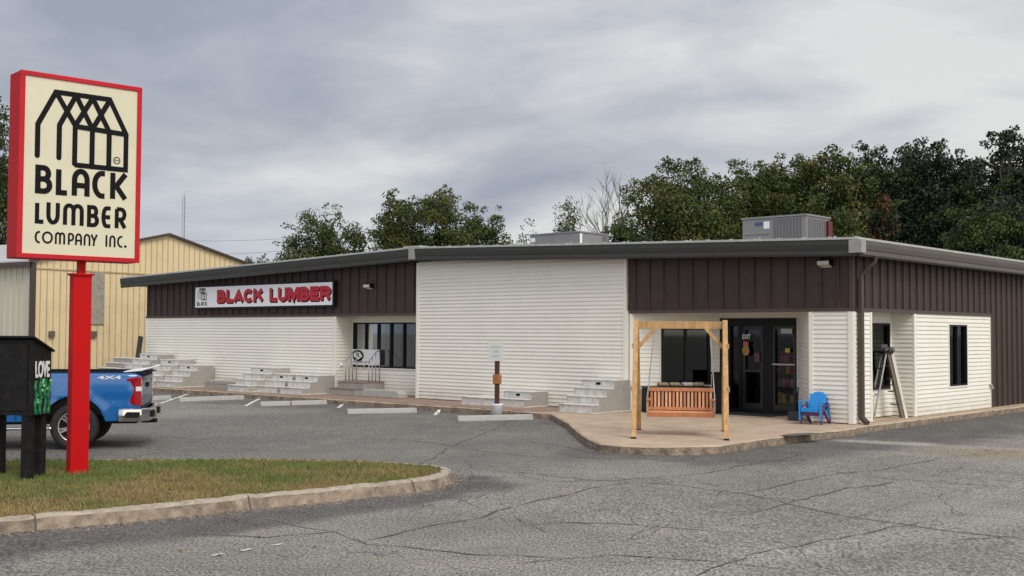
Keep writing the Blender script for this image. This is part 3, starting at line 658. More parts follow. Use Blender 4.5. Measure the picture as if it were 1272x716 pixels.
cap.box(XM - .35, XM + .35, yF - .09, yB, zM + .01, zM + .06)
cap.build('roof_edge_cap', M_CAP, shop)
def gutter(mb, pts3, out):                                   # stepped fascia profile swept along points
    prof = [(0.02, -.36), (.05, -.37), (.09, -.33), (.085, -.24), (.10, -.22), (.115, -.12), (.115, -.025), (.02, -.025)]
    vs = []; n = len(prof)
    for (p, o_) in pts3: vs += [Vector(p) + Vector(o_) * a + Vector((0, 0, b_)) for a, b_ in prof]
    fs = [(i * n + k, i * n + (k + 1) % n, (i + 1) * n + (k + 1) % n, (i + 1) * n + k) for i in range(len(pts3) - 1) for k in range(n)]
    mb.add(vs, fs + [tuple(range(n))[::-1], tuple(range((len(pts3) - 1) * n, len(pts3) * n))])
gt = MB(); gutter(gt, [((XLe, yF + .05, rz(XLe)), (-.0, -1, 0)), ((XM, yF + .05, zM), (0, -1, 0)), ((XR - .05, yF + .05, zE), (0, -1, 0))], 0); gt.build('front_fascia', M_FASCIA, shop)
gt = MB(); gutter(gt, [((XR - .05, yF + .02, zE), (1, 0, 0)), ((XR - .05, yB, zE), (1, 0, 0))], 0); gt.build('gutter', M_FASCIA_S, shop)
gt = MB(); gt.box(XR - .20, XR + .085, yF - .085, yF + .14, zE - .30, zE - .02); gt.build('fascia_joint', mat('joint_metal', (.30, .30, .28), .4, .15, 6), shop); gt = MB(); gt.box(XM - .12, XM + .12, yF - .085, yF + .04, zM - .33, zM - .02); gt.build('fascia_joint', mat('joint_metal', (.30, .30, .28), .4, .15, 6), shop)
# downspout
ds = MB(); ds.tube([(.42, .28, 3.62), (.38, .28, 3.5), (.12, .22, 3.25), (.10, .2, 3.1)], .045, 8)
ds.box(.05, .15, .14, .26, .12, 3.15); ds.bar((.10, .2, .14), (.28, .1, .03), .1, .1); ds.build('downspout', M_BROWN2, shop, bevel=.01)
hb = MB(); hb.tube([(.0, 8.0, .58), (.09, 8.0, .58), (.11, 8.0, .52)], .02, 6); hb.tube([(.06, 7.96, .62), (.06, 8.04, .62)], .03, 6); hb.build('hose_tap', M_STEEL, shop)
# security lights
for px, py in ((457, 355), (1024, 326)):
    p = FP(px, py, -.1); L1 = MB(); L1.prism([(0, .0), (-.17, .05), (-.17, .14), (0, .17)], -.16, .16, 'x'); ob = L1.build('wall_light', M_BLACK, shop); ob.location = (p.x, 0, p.z - .1)
    L2 = MB(); L2.prism([(-.005, -.004), (-.172, .046), (-.175, .128), (-.02, -.012)], -.14, .14, 'x'); L2.build('lens', mat('light_lens', (.55, .55, .53), .25, .05, 3), ob)
# entrance: frame, sidelight, doors
df = MB(); M, L_ = frameM(A1, A2)
def X_(px): return FP(px, 450, 1.75).x - A1[0]
b0, b1, b2, b3, b4 = 0, X_(908), X_(919), X_(951), X_(958)
df.box(0, 2.16, -.03, .10, 2.13, 2.33, M)
for a, b_ in ((0, b1), (X_(918), X_(923)), (X_(948.5), b4 + .04), (2.11, 2.16)): df.box(a, b_, -.03, .10, .0, 2.13, M)
df.box(0, 2.16, -.028, .098, 0.003, .10, M)
dfo = df.build('entrance_frame', M_BLACK, shop)
g = MB(); g.add([M @ Vector(v) for v in ((b1, .05, .1), (2.11, .05, .1), (2.11, .05, 2.13), (b1, .05, 2.13))], [(0, 1, 2, 3)]); g.build('pane', M_GLASS, dfo)
dr = MB()
dr.box(b4 + .05, b4 + .11, -.02, .04, .1, 2.12, M); dr.box(2.04, 2.10, -.02, .04, .1, 2.12, M); dr.box(b4 + .11, 2.04, -.02, .04, 2.05, 2.12, M); dr.box(b4 + .11, 2.04, -.02, .04, .1, .22, M)
dro = dr.build('door', M_MUL, shop)
hbr = MB(); hbr.box(b4 + .06, 2.10, -.06, -.03, 1.19, 1.225, M); hbr.build('push_bar', M_STEEL, dro)
dr2 = MB(); e0, e1 = X_(923) + .01, X_(948.5) - .01
dr2.box(e0, e0 + .06, -.02, .04, .1, 2.12, M); dr2.box(e1 - .06, e1, -.02, .04, .1, 2.12, M); dr2.box(e0 + .06, e1 - .06, -.02, .04, 2.04, 2.12, M); dr2.box(e0 + .06, e1 - .06, -.02, .04, .1, .24, M); dr2.box(e0 + .06, e1 - .06, -.015, .035, 1.0, 1.06, M)
dr2.build('door', M_MUL, shop)
def sticker(px0, py0, px1, py1, m_, name, y=1.68):
    a = FP(px0, py1, y); b_ = FP(px1, py0, y); q = MB(); q.box(a.x, b_.x, y - .004, y, a.z, b_.z); return q.build(name, m_, shop), a, b_
a = FP(922, 421.5, 1.69); b_ = FP(932, 415.5, 1.69); word('EXIT', (a.x + b_.x) / 2, 1.70, (a.z + b_.z) / 2, b_.x - a.x, b_.z - a.z, M_PWHITE, shop, 'exit_lettering', bold=.02)
sticker(923.5, 424.5, 929.5, 429.5, mat('pink_sticker', (.55, .10, .12), .4), 'door_sticker', 1.69)
p = FP(926.5, 435.5, 1.69); q = MB(); q.prism([(p.x + .10 * math.cos(t * .3927), p.z + .13 * math.sin(t * .3927)) for t in range(16)], 1.685, 1.69, 'y'); q.build('round_sticker', mat('gold_sticker', (.35, .22, .02), .4, .3, 30), shop)
sticker(975.5, 433, 981, 438, mat('yellow_sticker', (.45, .40, .05), .4), 'door_sticker', 1.67); sticker(937, 438.5, 943.5, 449.5, mat('faded_pink_notice', (.12, .045, .05), .5, .3, 30), 'door_notice', 1.69)
sticker(970, 408.5, 984, 414.5, mat('grey_sticker', (.45, .46, .46), .4, .1, 30), 'door_sticker', 1.67)
# dark interior and floor
it = MB(); it.box(-12, -2.4, 7.0, 7.1, 0, 2.6); it.box(-12, -1, 1.9, 7, 2.6, 2.65); it.box(-12, -11.9, 1.9, 7, 0, 2.6); it.box(-1.1, -1.0, 1.9, 7, 0, 2.6); it.box(-12, -1, 2.0, 7, .004, .01)
it.box(-17.4, -13.65, 2.6, 2.7, 0, 2.6); it.box(-3.9, -1.1, 4.9, 5.0, 0, 2.6); it.box(-3.5, -.6, 5.2, 9, .004, 2.6)
it.build('interior', M_DARK, shop)
bl = MB()
for i in range(22): x0 = -17.3 + i * .165; bl.box(x0, x0 + .12, 1.0 + random.uniform(0, .05), 1.02 + random.uniform(.05, .1), .9, 2.2)
bl.build('vertical_blinds', mat('grey_blind', (.16, .16, .15), .8, .2, 4), shop)

# things seen through the entrance glass
shelf = empty('display_shelf', 'black wire rack of yellow and red goods behind the right entrance door', 'shelf', BL(-2.75, 2.25), ROTB)
s_ = MB()
for z in (.25, .62, .95, 1.2): s_.box(-.55, .55, -.15, .2, z, z + .02)
for x in (-.55, .53): s_.box(x, x + .02, -.15, .2, 0.01, 1.25)
s_.build('rack', M_BLACK, shelf)
for z, cs in ((.27, ((.55, .42, .02), (.02, .02, .02), (.5, .4, .05))), (.64, ((.3, .3, .3), (.45, .06, .04), (.35, .3, .3))), (.97, ((.05, .05, .05), (.5, .32, .05), (.35, .03, .03)))):
    for k in range(9):
        c_ = cs[k % 3]; q = MB(); x = -.5 + k * .115; q.box(x, x + .085, -.1, .05, z, z + random.uniform(.12, .24)); q.build('product', mat('goods_%d' % (int(c_[0] * 100) * 100 + int(c_[1] * 100)), c_, .5), shelf)
cart = empty('red_box', 'red cardboard box standing behind the upper glass of the right entrance door', 'box', BL(-2.86, 2.2, 1.23), ROTB)
q = MB(); q.box(-.13, .13, 0, .25, 0, .30); q.build('carton', mat('red_card', (.42, .015, .02), .5), cart)
q = MB()
for x in (-.07, .0, .07): q.box(x - .015, x + .015, -.004, -.001, .03, .18)
q.build('printed_bars', mat('pale_print', (.5, .35, .3), .5), cart)
mats_ = MB(); mats_.box(-.95, .95, -.45, .45, 0, .015)
o = mats_.build('doormat', mat('black_rubber_mat', (.03, .03, .032), .9, .2, 20)); o.location = BL(-3.35, 1.15, .002); o.rotation_euler = (0, 0, ROTB); tag(o, 'wide black rubber mat on the patio in front of the entrance doors', 'doormat')

# ------------------------------------------------------------------ sign on the facade
a = FP(249, 384, -.1); b_ = FP(422, 347, -.1)
SX0, SX1, SZ0, SZ1 = -25.2, -17.35, 2.74, 3.58
fs = empty('shop_sign', 'long white sign with red BLACK LUMBER lettering on the brown upper wall', 'sign', BL((SX0 + SX1) / 2, -.05, SZ0), ROTB)
W_ = SX1 - SX0; H_ = SZ1 - SZ0
q = MB(); q.box(-W_ / 2, W_ / 2, -.12, .0, 0, H_); q.build('cabinet', M_BLACK, fs, bevel=.01)
q = MB(); q.box(-W_ / 2 + .07, W_ / 2 - .07, -.127, -.118, .06, H_ - .06); q.build('face_panel', M_WHITE, fs)
mm = MB()
x0l = -W_ / 2 + .26
logo(mm, lambda a, b_: (x0l + a * .52, .33 + b_ * .40), .013, -.128, .004)
for ch, xa, xb in (('B', 0, .15), ('L', .19, .31), ('A', .34, .48), ('C', .51, .62), ('K', .66, .82)):
    put_glyph(mm, ch, x0l - .08 + xa * .8, x0l - .08 + xb * .8, .115, .265, .03, -.128, .004)
mm.build('logo', M_INK, fs)
def block(c):
    if c == 'L': return [[(0, 1.2), (0, 0), (1.1, 0)]]
    if c == 'A': return [[(.0, -.12), (.5, .92), (1.0, -.12)], [(.22, .26), (.78, .26)]]
    if c == 'C': return [arc(.52, .5, .52, .5, 42, 318, 20)]
    if c == 'K': return [[(0, -.2), (0, 1.2)], [(.95, 1.06), (.12, .42)], [(.42, .62), (.98, -.06)]]
    if c == 'U': return [[(0, 1.2), (0, .38)] + arc(.5, .38, .5, .38, 180, 360)[1:] + [(1, 1.2)]]
    if c == 'M': return [[(0, -.2), (0, 1.2)], [(1, -.2), (1, 1.2)], [(.1, 1.1), (.5, .05), (.9, 1.1)]]
    if c == 'E': return [[(1.15, 1), (0, 1), (0, 0), (1.15, 0)], [(0, .5), (1.05, .5)]]
    if c == 'R': return [[(0, -.2), (0, 1), (.5, 1)] + arc(.5, .74, .48, .26, 90, -90) + [(.1, .48)], [(.60, .48), (.95, -.1)]]
    return glyph(c)
def put_block(mb, c, x0, x1, z0, z1, th, y, dep):
    h = th / 2; wdt = x1 - x0 - th; ys = z1 - z0 - th
    for k, st in enumerate(block(c)):
        st = [(a_, min(max(b_, -h / ys), 1 + h / ys)) for a_, b_ in st]
        ribbon(mb, [(x0 + h + a_ * wdt, z0 + h + b_ * ys) for a_, b_ in st], h, y, dep + k * .0006)
xc_ = (SX0 + SX1) / 2
for lets in ((('B', 293, 354), ('L', 360, 411), ('A', 408, 484), ('C', 484, 550), ('K', 553, 626)), (('L', 670, 727), ('U', 731, 795), ('M', 800, 882), ('B', 888, 954), ('E', 960, 1026), ('R', 1032, 1110))):
    sh_ = MB(); rd = MB()
    for ch, a_, b_ in lets:
        u0 = FP(220 + a_ / 5.78, 365, -.15).x - xc_; u1 = FP(220 + b_ / 5.78, 365, -.15).x - xc_
        put_block(sh_, ch, u0 + .045, u1 + .055, .160, .635, .150, -.1275, .003)
        put_block(rd, ch, u0 - .01, u1 + .01, .20, .67, .14, -.1315, .003)
    sh_.build('letter_shadow', M_INK, fs); rd.build('red_lettering', M_REDL, fs)

# ------------------------------------------------------------------ roof units
def hvac(name, label, x0, x1, y0, y1, z1, kind):
    zb = rz((x0 + x1) / 2) + .02
    h = empty(name, label, 'air conditioner', BL((x0 + x1) / 2, (y0 + y1) / 2, zb), ROTB, 'rooftop air conditioning units')
    w2, d2, H2 = (x1 - x0) / 2, (y1 - y0) / 2, z1 - zb
    q = MB(); q.box(-w2, w2, -d2, d2, .08, H2 - .05); q.box(-w2 + .05, w2 - .05, -d2 + .05, d2 - .05, 0, .08); q.build('casing', M_HVAC, h, bevel=.01)
    q = MB(); q.box(-w2 - .03, w2 + .03, -d2 - .03, d2 + .03, H2 - .05, H2); q.build('lid', M_HVAC, h, bevel=.008)
    if kind == 1:
        q = MB(); n_ = 9; xa, xb = 0.0, w2 - .1
        for i in range(n_): x = xa + (xb - xa) * i / n_; q.box(x, x + (xb - xa) / n_ * .55, -d2 - .012, -d2 + .002, .14, H2 - .1)
        for i in range(10): y = -d2 + .08 + (2 * d2 - .3) * i / 10; q.box(w2 - .002, w2 + .012, y, y + .05, .14, H2 - .1)
        q.build('louver', M_HVACD, h)
        q = MB(); q.box(-w2 + .1, -.12, -d2 - .010, -d2 + .001, H2 * .50, H2 * .515); q.build('panel_seam', M_HVACD, h)
        q = MB(); q.prism([(-w2 + .5 + .13 * math.cos(t * .3927), H2 * .80 + .05 * math.sin(t * .3927)) for t in range(16)], -d2 - .008, -d2 - .001, 'y'); q.build('badge', mat('blue_badge', (.06, .06, .20), .4), h)
        q = MB(); q.box(-.30, -.13, -d2 - .006, -d2 - .0005, H2 * .66, H2 * .86); q.build('label_plate', M_PWHITE, h)
        q = MB(); q.box(w2 + .002, w2 + .08, d2 - .22, d2 + .0, H2 * .40, H2 * .88); q.tube([(w2 + .05, d2 - .1, 0), (w2 + .05, d2 - .1, H2 * .42)], .03, 6); q.build('red_cover', mat('dark_red_paint', (.10, .008, .012), .5), h)
    else:
        q = MB(); q.box(-.03, .0, -d2 - .01, -d2 + .001, .1, H2 - .07); q.box(0.0, w2 - .02, -d2 - .008, -d2 + .001, .1, H2 - .07); q.build('access_panel', mat('hvac_panel_dark', (.20, .20, .21), .45, .05, 2), h)
        q = MB(); q.box(-w2 + .03, -w2 + .22, -d2 - .006, -d2 + .001, H2 - .28, H2 - .14); q.build('label_plate', M_PWHITE, h); q = MB(); q.box(w2 - .001, w2 + .008, -d2 + .03, -d2 + .14, H2 - .42, H2 - .08); q.build('label_plate', M_PWHITE, h)
        q = MB(); q.box(w2 - .001, w2 + .009, d2 - .35, d2 - .05, .1, H2 - .1); q.build('coil_panel', M_HVACD, h)
    return h
hvac('rooftop_unit', 'grey air conditioner with louvers and white plate on the roof near the front corner', -5.11, -3.2, 4.0, 5.3, 5.09, 1)
hvac('rooftop_unit', 'plain smooth sided grey air conditioner on the roof in front of the bare tree', -15.4, -13.2, 7.0, 8.6, 5.40, 2)

# ------------------------------------------------------------------ precast concrete steps
def steps(n, xr, wd, label, rise=.19, run=.30, top=.64, ybk=-.08, name='concrete_steps', plate=True, m_=M_CONC):
    e_ = empty(name, label, 'steps', BL(xr - wd / 2, ybk, .006), ROTB, 'precast concrete steps along the wall')
    q = MB(); pr_ = [(0, 0)]
    y = -(top + run * (n - 1)); prof = [(0, 0), (y, 0)]
    for k in range(n):
        prof += [(y, rise * (k + 1))]
        y += run if k < n - 1 else 0
        if k < n - 1: prof += [(y, rise * (k + 1))]
    prof += [(0, rise * n)]
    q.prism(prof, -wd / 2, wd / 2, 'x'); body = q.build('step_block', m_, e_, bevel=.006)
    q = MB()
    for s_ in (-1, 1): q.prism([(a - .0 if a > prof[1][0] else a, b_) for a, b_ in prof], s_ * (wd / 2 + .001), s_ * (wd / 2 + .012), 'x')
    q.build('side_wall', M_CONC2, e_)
    q = MB(); y = -(top + run * (n - 1))
    for k in range(n):
        q.box(-wd / 2 - .02, wd / 2 + .02, y - .025, y + (run if k < n - 1 else top) - .03, rise * (k + 1) + .001, rise * (k + 1) + .028); y += run
    q.build('tread', M_CONC, e_, bevel=.008)
    q = MB(); yy = -(top + run * (n - 1)); q.box(-wd / 2 - .015, wd / 2 + .015, yy - .015, .0, .001, .03); q.build('base_lip', M_CONC, e_)
    if plate:
        q = MB(); q.box(-.07, .07, -top - .006, -top - .0005, rise * n - .10, rise * n - .04); q.build('name_plate', M_INK, e_)
    return e_
steps(4, -5.88 , 1.0, 'four tread precast steps beside the swing, on the patio corner')
steps(2, -8.57, .95, 'small two tread precast steps behind the post in the bucket')
q = steps(1, -9.5, 1.25, 'lowest single tread precast step left of the two tread one', top=1.0, plate=False, ybk=-.1)
steps(3, -16.99 - .4 , 1.15, 'three tread precast steps nearest the railed doorway, at the end of the left wall', rise=.185)
steps(3, -18.68, 1.15, 'middle three tread precast steps between a taller set and the last set', rise=.185)
steps(4, -19.75, 1.15, 'four tread precast steps, tallest of the middle trio on the left wall', rise=.185)
steps(4, -24.05, 1.2, 'four tread precast steps with a broad grey side facing the low slabs', rise=.182)
steps(5, -25.28, 1.2, 'five tread precast steps between the tallest set and the four tread set', rise=.18)
steps(6, -26.7, 1.2, 'tallest precast steps with six treads at the left end of the wall', rise=.179)
steps(5, -28.6, 1.2, 'precast steps partly behind the pickup tailgate at the far left', rise=.18, plate=False, m_=M_CONC2)
def slabstack(px0, px1, label, y0, y1, hs, m_):
    xa = FP(px0, 480, y0).x; xb = FP(px1, 480, y0).x
    q = MB(); z = 0
    for h in hs: q.box(-(xb - xa) / 2, (xb - xa) / 2, y0, y1, z, z + h); z += h + .008
    o = q.build('concrete_slab', m_, bevel=.012); o.location = BL((xa + xb) / 2, 0, .006); o.rotation_euler = (0, 0, ROTB); return tag(o, label, 'slab')
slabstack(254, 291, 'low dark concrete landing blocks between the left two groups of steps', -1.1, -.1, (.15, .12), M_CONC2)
o = MB(); q = [(-.85, 0), (.85, 0), (.85, .14), (.7, .22), (-.72, .22), (-.85, .16)]; o.prism(q, -.35, .0, 'y'); o = o.build('concrete_slab', M_STOP, bevel=.02); o.location = BL(-14.75, -.15, .006); o.rotation_euler = (0, 0, ROTB); tag(o, 'pale bevelled concrete block lying on the sidewalk under the window with the banner', 'slab')

# niche steps with two handrails
ns = empty('entry_steps', 'two tread concrete entry steps with metal handrails under the white banner', 'steps', BL(-16.5, .66, .006), ROTB)
q = MB(); q.prism([(0, 0), (-1.15, 0), (-1.15, .19), (-.82, .19), (-.82, .38), (0, .38)], -.62, .62, 'x'); q.build('step_block', M_CONC2, ns, bevel=.01)
q = MB(); q.box(-.64, .64, -1.17, -.85, .191, .215); q.box(-.64, .64, -.84, -.0, .381, .405); q.build('tread', mat('brown_tread', (.26, .20, .16), .85, .2, 6), ns)
for sx in (-.55, .55):
    q = MB()
    for k, y in enumerate((-.56, -.42, -.28, -.12)): q.tube([(sx, y, .4), (sx, y, 1.04 + .30 * min(1, (y + .56) / .34))], .016, 8)
    q.tube([(sx, -.70, .84), (sx, -.76, .90), (sx, -.70, .97), (sx, -.56, 1.05), (sx, -.32, 1.28), (sx, -.22, 1.35), (sx, -.05, 1.36)], .02, 8); q.build('handrail', M_STEEL, ns, smooth=True)
q = MB(); q.lathe([(0.001, 0), (.05, .02), (.07, .05), (.05, .08), (.001, .1)], 14, Matrix.Translation((-.55, -.74, .86))); q.build('rail_end_cap', M_PWHITE, ns, smooth=True)

bn = empty('banner', 'white banner with a round black emblem hanging on the left window', 'banner', BL(-16.75, .62, 1.19), ROTB)
u0 = FP(436.5, 434, .6); u1 = FP(470.5, 454, .6)
hw_ = (u1.x - u0.x) / 2; hz_ = (u0.z - u1.z) / 2; bn.location = BL((u0.x + u1.x) / 2, .62, (u0.z + u1.z) / 2)
q = MB(); K = 12; vs = []
for i in range(K + 1):
    for z in (-hz_, hz_):
        for y in (0, .008): vs.append((-hw_ + 2 * hw_ * i / K, y - .01 * math.sin(i * .9), z))
q.add(vs, [f for i in range(K) for f in ((4 * i, 4 * i + 4, 4 * i + 6, 4 * i + 2), (4 * i + 1, 4 * i + 3, 4 * i + 7, 4 * i + 5), (4 * i + 2, 4 * i + 6, 4 * i + 7, 4 * i + 3), (4 * i, 4 * i + 1, 4 * i + 5, 4 * i + 4))]); q.build('cloth', M_WHITE, bn)
ex_, ez_ = -hw_ * .52, hz_ * .18
q = MB(); q.prism([(ex_ + .26 * math.cos(t * math.pi / 16), ez_ + .175 * math.sin(t * math.pi / 16)) for t in range(32)], -.02, -.014, 'y'); q.build('emblem', M_INK, bn)
q = MB(); q.prism([(ex_ - .21, ez_ + .05), (ex_ - .08, ez_ + .125), (ex_ + .1, ez_ + .11), (ex_ + .22, ez_ - .02), (ex_ + .02, ez_ - .13), (ex_ - .18, ez_ - .04)], -.024, -.0205, 'y'); q.build('emblem_field', M_WHITE, bn)
q = MB(); ribbon(q, [(ex_ - .08, ez_ + .03), (ex_ - .05, ez_ + .07), (ex_ + .0, ez_ + .03), (ex_ + .05, ez_ + .06), (ex_ + .03, ez_ - .02), (ex_ + .09, ez_ - .03)], .014, -.0242, .002); q.build('emblem_script', M_INK, bn)
q = MB()
for k in range(11):
    x = -hw_ + .1 + k * .075; q.box(x, x + (.05 if k != 6 else .02), -.017, -.0145, -hz_ + .07, -hz_ + .115)
q.build('small_lettering', mat('grey_ink', (.2, .2, .22), .5), bn)

# ------------------------------------------------------------------ wheel stops
for k, (a, b_, lb) in enumerate([((185, 498), (211, 496.5), 'short visible end of a wheel stop just right of the pickup bumper'), ((222, 499.5), (302, 496.5), 'long pale wheel stop second from the left, in front of the low slabs'),
                                 ((323, 505), (405, 502.5), 'wheel stop cracked across the middle in front of the middle steps'), ((431, 514), (517, 512.5), 'wheel stop in front of the railed window bay'), ((568, 523.5), (661, 521.5), 'wheel stop directly below the white bucket')]):
    A = G(*a); B = G(*b_); c = (A + B) / 2; d = B - A; ang = math.atan2(d.y, d.x); ln = d.length
    if k == 0: ln = 1.9; c = B - d.normalized() * ln / 2
    q = MB(); h = .13; q.prism([(-.09, 0), (.09, 0), (.06, h), (-.06, h)], -ln / 2, ln / 2 if k != 2 else -.12, 'x')
    if k == 2: q.prism([(-.09, 0), (.09, 0), (.06, h), (-.06, h)], -.09, ln / 2, 'x')
    # ends
    o = q.build('wheel_stop', M_STOP, bevel=.015); o.location = (c.x, c.y, gz_at(c.x, c.y) - .005); o.rotation_euler = (0, 0, ang); tag(o, lb, 'wheel stop', 'concrete wheel stops in the parking bays')

# white bucket with post and notice
bp_ = FP(619, 515, -2.25); bw = BL(bp_.x, -2.3, GZ)
po = empty('notice_post', 'faded notice board on a dark post standing in a white bucket', 'sign post', bw, ROTB + R(10))
q = MB(); q.lathe([(.135, 0), (.15, .28), (.158, .29), (.158, .32), (.15, .33), (.14, .33), (.13, .27), (.0, .27)][:8], 28); q.build('bucket', M_PWHITE, po, smooth=True)
q = MB(); q.box(-.045, .045, -.045, .045, .26, 1.42); q.build('post', M_RUST, po)
q = MB(); q.box(-.09, .09, -.07, .07, .82, 1.05); q.build('collar_block', M_RUSTO, po, bevel=.01)
q = MB(); q.box(-.21, .21, -.012, .0, -.24, .24); bd = q.build('board', mat('faded_board', (.66, .68, .66), .5, .03, 6), po); bd.location = (0, -.05, 1.63)
yk = mat('faded_yellow_ink', (.48, .46, .16), .6)
gk = mat('faded_grey_ink', (.42, .43, .42), .6)
word('WALNUT', 0, -.013, .11, .27, .06, yk, bd, 'faded_lettering', dep=.002); word('SAFE', 0, -.013, .0, .16, .06, yk, bd, 'faded_lettering', dep=.002); word('EXIT!', 0, -.013, -.12, .21, .06, gk, bd, 'faded_lettering', dep=.002)
# paper cup by the kerb
cp = G(545, 514); q = MB(); q.lathe([(.03, 0), (.045, .10), (.04, .10), (.026, .01)], 14); o = q.build('paper_cup', M_PWHITE, smooth=True); o.location = (cp.x, cp.y, gz_at(cp.x, cp.y)); tag(o, 'small white cup standing on the asphalt right of the railed window', 'cup')

# ------------------------------------------------------------------ porch swing
fl = G(787, 545, 0); fr_ = G(902, 546.5, 0); bl_ = G(794, 533.5, 0)
wdir = Vector((math.cos(R(9)), -math.sin(R(9)), 0)); ddir = Vector((-wdir.y, wdir.x, 0)); WF = (fr_ - fl).length; DF = 2.0
zr_ = math.atan2(wdir.y, wdir.x); ctr = fl + wdir * WF / 2 + ddir * DF / 2
fr = empty('swing_frame', 'honey coloured timber A-frame carrying the porch swing on the patio', 'swing frame', (ctr.x, ctr.y, 0), zr_)
HT = 2.17; hx = WF / 2; post = .092
q = MB(); q.bar((-hx, 0, HT - .07), (hx, 0, HT - .07), .09, .14); q.build('top_beam', M_WOOD, fr, bevel=.004)
for sx in (-1, 1):
    for sy in (-1, 1):
        q = MB(); q.bar((sx * hx, sy * DF / 2, .015), (sx * (hx + .0), sy * .06, HT + .01), post, post, (0, 1, 0)); lg = q.build('leg', M_WOOD, fr, bevel=.004)
        q = MB(); q.box(sx * hx - .05, sx * hx + .05, sy * DF / 2 - .06, sy * DF / 2 + .06, 0, .018); q.build('foot_cap', M_BLACK, lg)
    q = MB(); q.bar((sx * (hx - .02), -.02 , HT - .52), (sx * (hx - .36), 0, HT - .13), .07, .085, (0, 1, 0)); q.build('brace', M_WOOD, fr, bevel=.003)
    for z, hd in ((HT - .47, .27), (.9, .63)):
        q = MB(); q.box(sx * (hx + .05) - .019, sx * (hx + .05) + .019, -hd - .06, hd + .06, z - .045, z + .045); q.build('side_rail', M_WOOD, fr, bevel=.003)
sw = empty('porch_swing', 'slatted cedar swing bench hanging by chains from the timber frame', 'swing', (ctr.x, ctr.y, 0), zr_)
bx0 = at(803, 500, 22.6).x; bx1 = at(885, 500, 22.6).x; cxs = (bx0 + bx1) / 2 - ctr.x; bw2 = (bx1 - bx0) / 2
def S(x): return cxs + x
q = MB()
for k in range(5):
    y = -.24 + k * .105; q.box(S(-bw2), S(bw2), y, y + .085, .42, .442)
q.build('seat', M_CEDAR2, sw, bevel=.003)
q = MB(); q.box(S(-bw2), S(bw2), -.27, -.245, .355, .44); q.box(S(-bw2), S(bw2), .24, .28, .36, .42)
for x in (-bw2 + .02, 0, bw2 - .06): q.box(S(x), S(x) + .04, -.244, .24, .375, .418)
q.build('seat_frame', M_CEDAR, sw, bevel=.003)
Mb = Matrix.Translation((0, .24, .45)) @ Matrix.Rotation(R(-12), 4, 'X')
for k in range(17):
    x = -bw2 + .07 + k * (2 * bw2 - .14) / 16; q = MB(); q.box(S(x) - .021, S(x) + .021, -.01, .008, .03, .40, Mb); q.build('back_slat', M_CEDAR2 if k % 3 else M_CEDAR, sw)
q = MB(); q.box(S(-bw2), S(bw2), -.03, -.011, .37, .44, Mb); q.box(S(-bw2), S(bw2), -.03, -.011, .0, .06, Mb); q.build('back_rail', M_CEDAR, sw, bevel=.003)
for sx in (-1, 1):
    q = MB(); x = S(sx * (bw2 - .02)); q.box(x - .035, x + .035, -.27, .28, .66, .685); q.box(x - .02, x + .02, -.24, -.18, .44, .66); q.build('armrest', M_CEDAR, sw, bevel=.003)
    tx_ = at(812 if sx < 0 else 879, 407, 22.6).x - ctr.x; x = S(sx * (bw2 + .0))
    q = MB(); q.tube([(x, -.24, .68), (x + (tx_ - x) * .25, -.03, 1.05), (tx_, 0, 2.06)], .009, 6); q.tube([(x, .27, .68), (x + (tx_ - x) * .25, .03, 1.05)], .009, 6)
    for j in range(30):
        t = j / 30; p = Vector((x + (tx_ - x) * (.25 + .75 * t), -.03 * (1 - t), 1.05 + 1.0 * t)); q.box(p.x - .014, p.x + .014, p.y - .008, p.y + .008, p.z, p.z + .018)
    q.tube([(x, -.24, .44), (x, -.24, .70)], .012, 6); q.build('chain', M_STEEL, sw)

# black planter box behind the swing, bin by the door, box by the column
def on_slab(px, py): return G(px, py, 0)
M2, L2_ = frameM(A0, A1)
pb = empty('storage_bench', 'low black storage bench with bags on it behind the swing, under the window', 'bench', BL(*(M2 @ Vector((1.05, -.35, 0)))[:2], .004), ROTB + math.atan2(A1[1] - A0[1], A1[0] - A0[0]))
q = MB(); q.box(-.82, .78, -.25, .25, .0, .60); q.build('chest', M_BLACKP, pb, bevel=.01)
q = MB(); q.box(-.84, .80, -.27, .27, .602, .635); q.build('lid', M_BLACK, pb, bevel=.01)
for k, (x, c_) in enumerate(((-.35, (.30, .22, .13)), (-.05, (.34, .27, .17)), (.28, (.6, .58, .54)), (.55, (.4, .33, .24)))):
    q = MB(); q.box(-.13, .13, -.1, .1, 0, .09); o = q.build('paper_bag', mat('bag_%d' % k, c_, .8, .2, 12), bevel=.035)
    p = pb.matrix_basis @ Vector((x, 0, 0)) if False else Vector(pb.location) + Matrix.Rotation(pb.rotation_euler[2], 3, 'Z') @ Vector((x, 0, .64)); o.location = p; o.rotation_euler = (0, 0, pb.rotation_euler[2] + .1 * k)
    tag(o, ['brown bag at the left end of the black bench lid', 'tan bag second from the left on the black bench lid', 'whitish bag lying on the black bench lid', 'beige bag at the right end of the black bench lid'][k], 'bag', 'bags on the black bench')
bn_p = on_slab(894, 513.5); tb = empty('litter_bin', 'tall narrow black bin between the entrance doors and the window', 'bin', (bn_p.x, bn_p.y, .004), ROTB)
q = MB(); q.box(-.14, .14, -.14, .14, .02, .95); q.build('bin_body', M_BLACK, tb, bevel=.02)
q = MB(); q.box(-.155, .155, -.155, .155, .95, 1.0); q.box(-.145, .145, -.145, .145, 0, .02); q.build('bin_lid', M_BLACKP, tb, bevel=.01)
b2 = on_slab(989.5, 523.2); bk = empty('salt_box', 'small black box with an upright handle left of the blue chair', 'box', (b2.x, b2.y + .12, .004), ROTB + .2)
q = MB(); q.box(-.14, .12, -.12, .12, 0, .20); q.build('tub', mat('blue_black_plastic', (.015, .02, .028), .4), bk, bevel=.015)
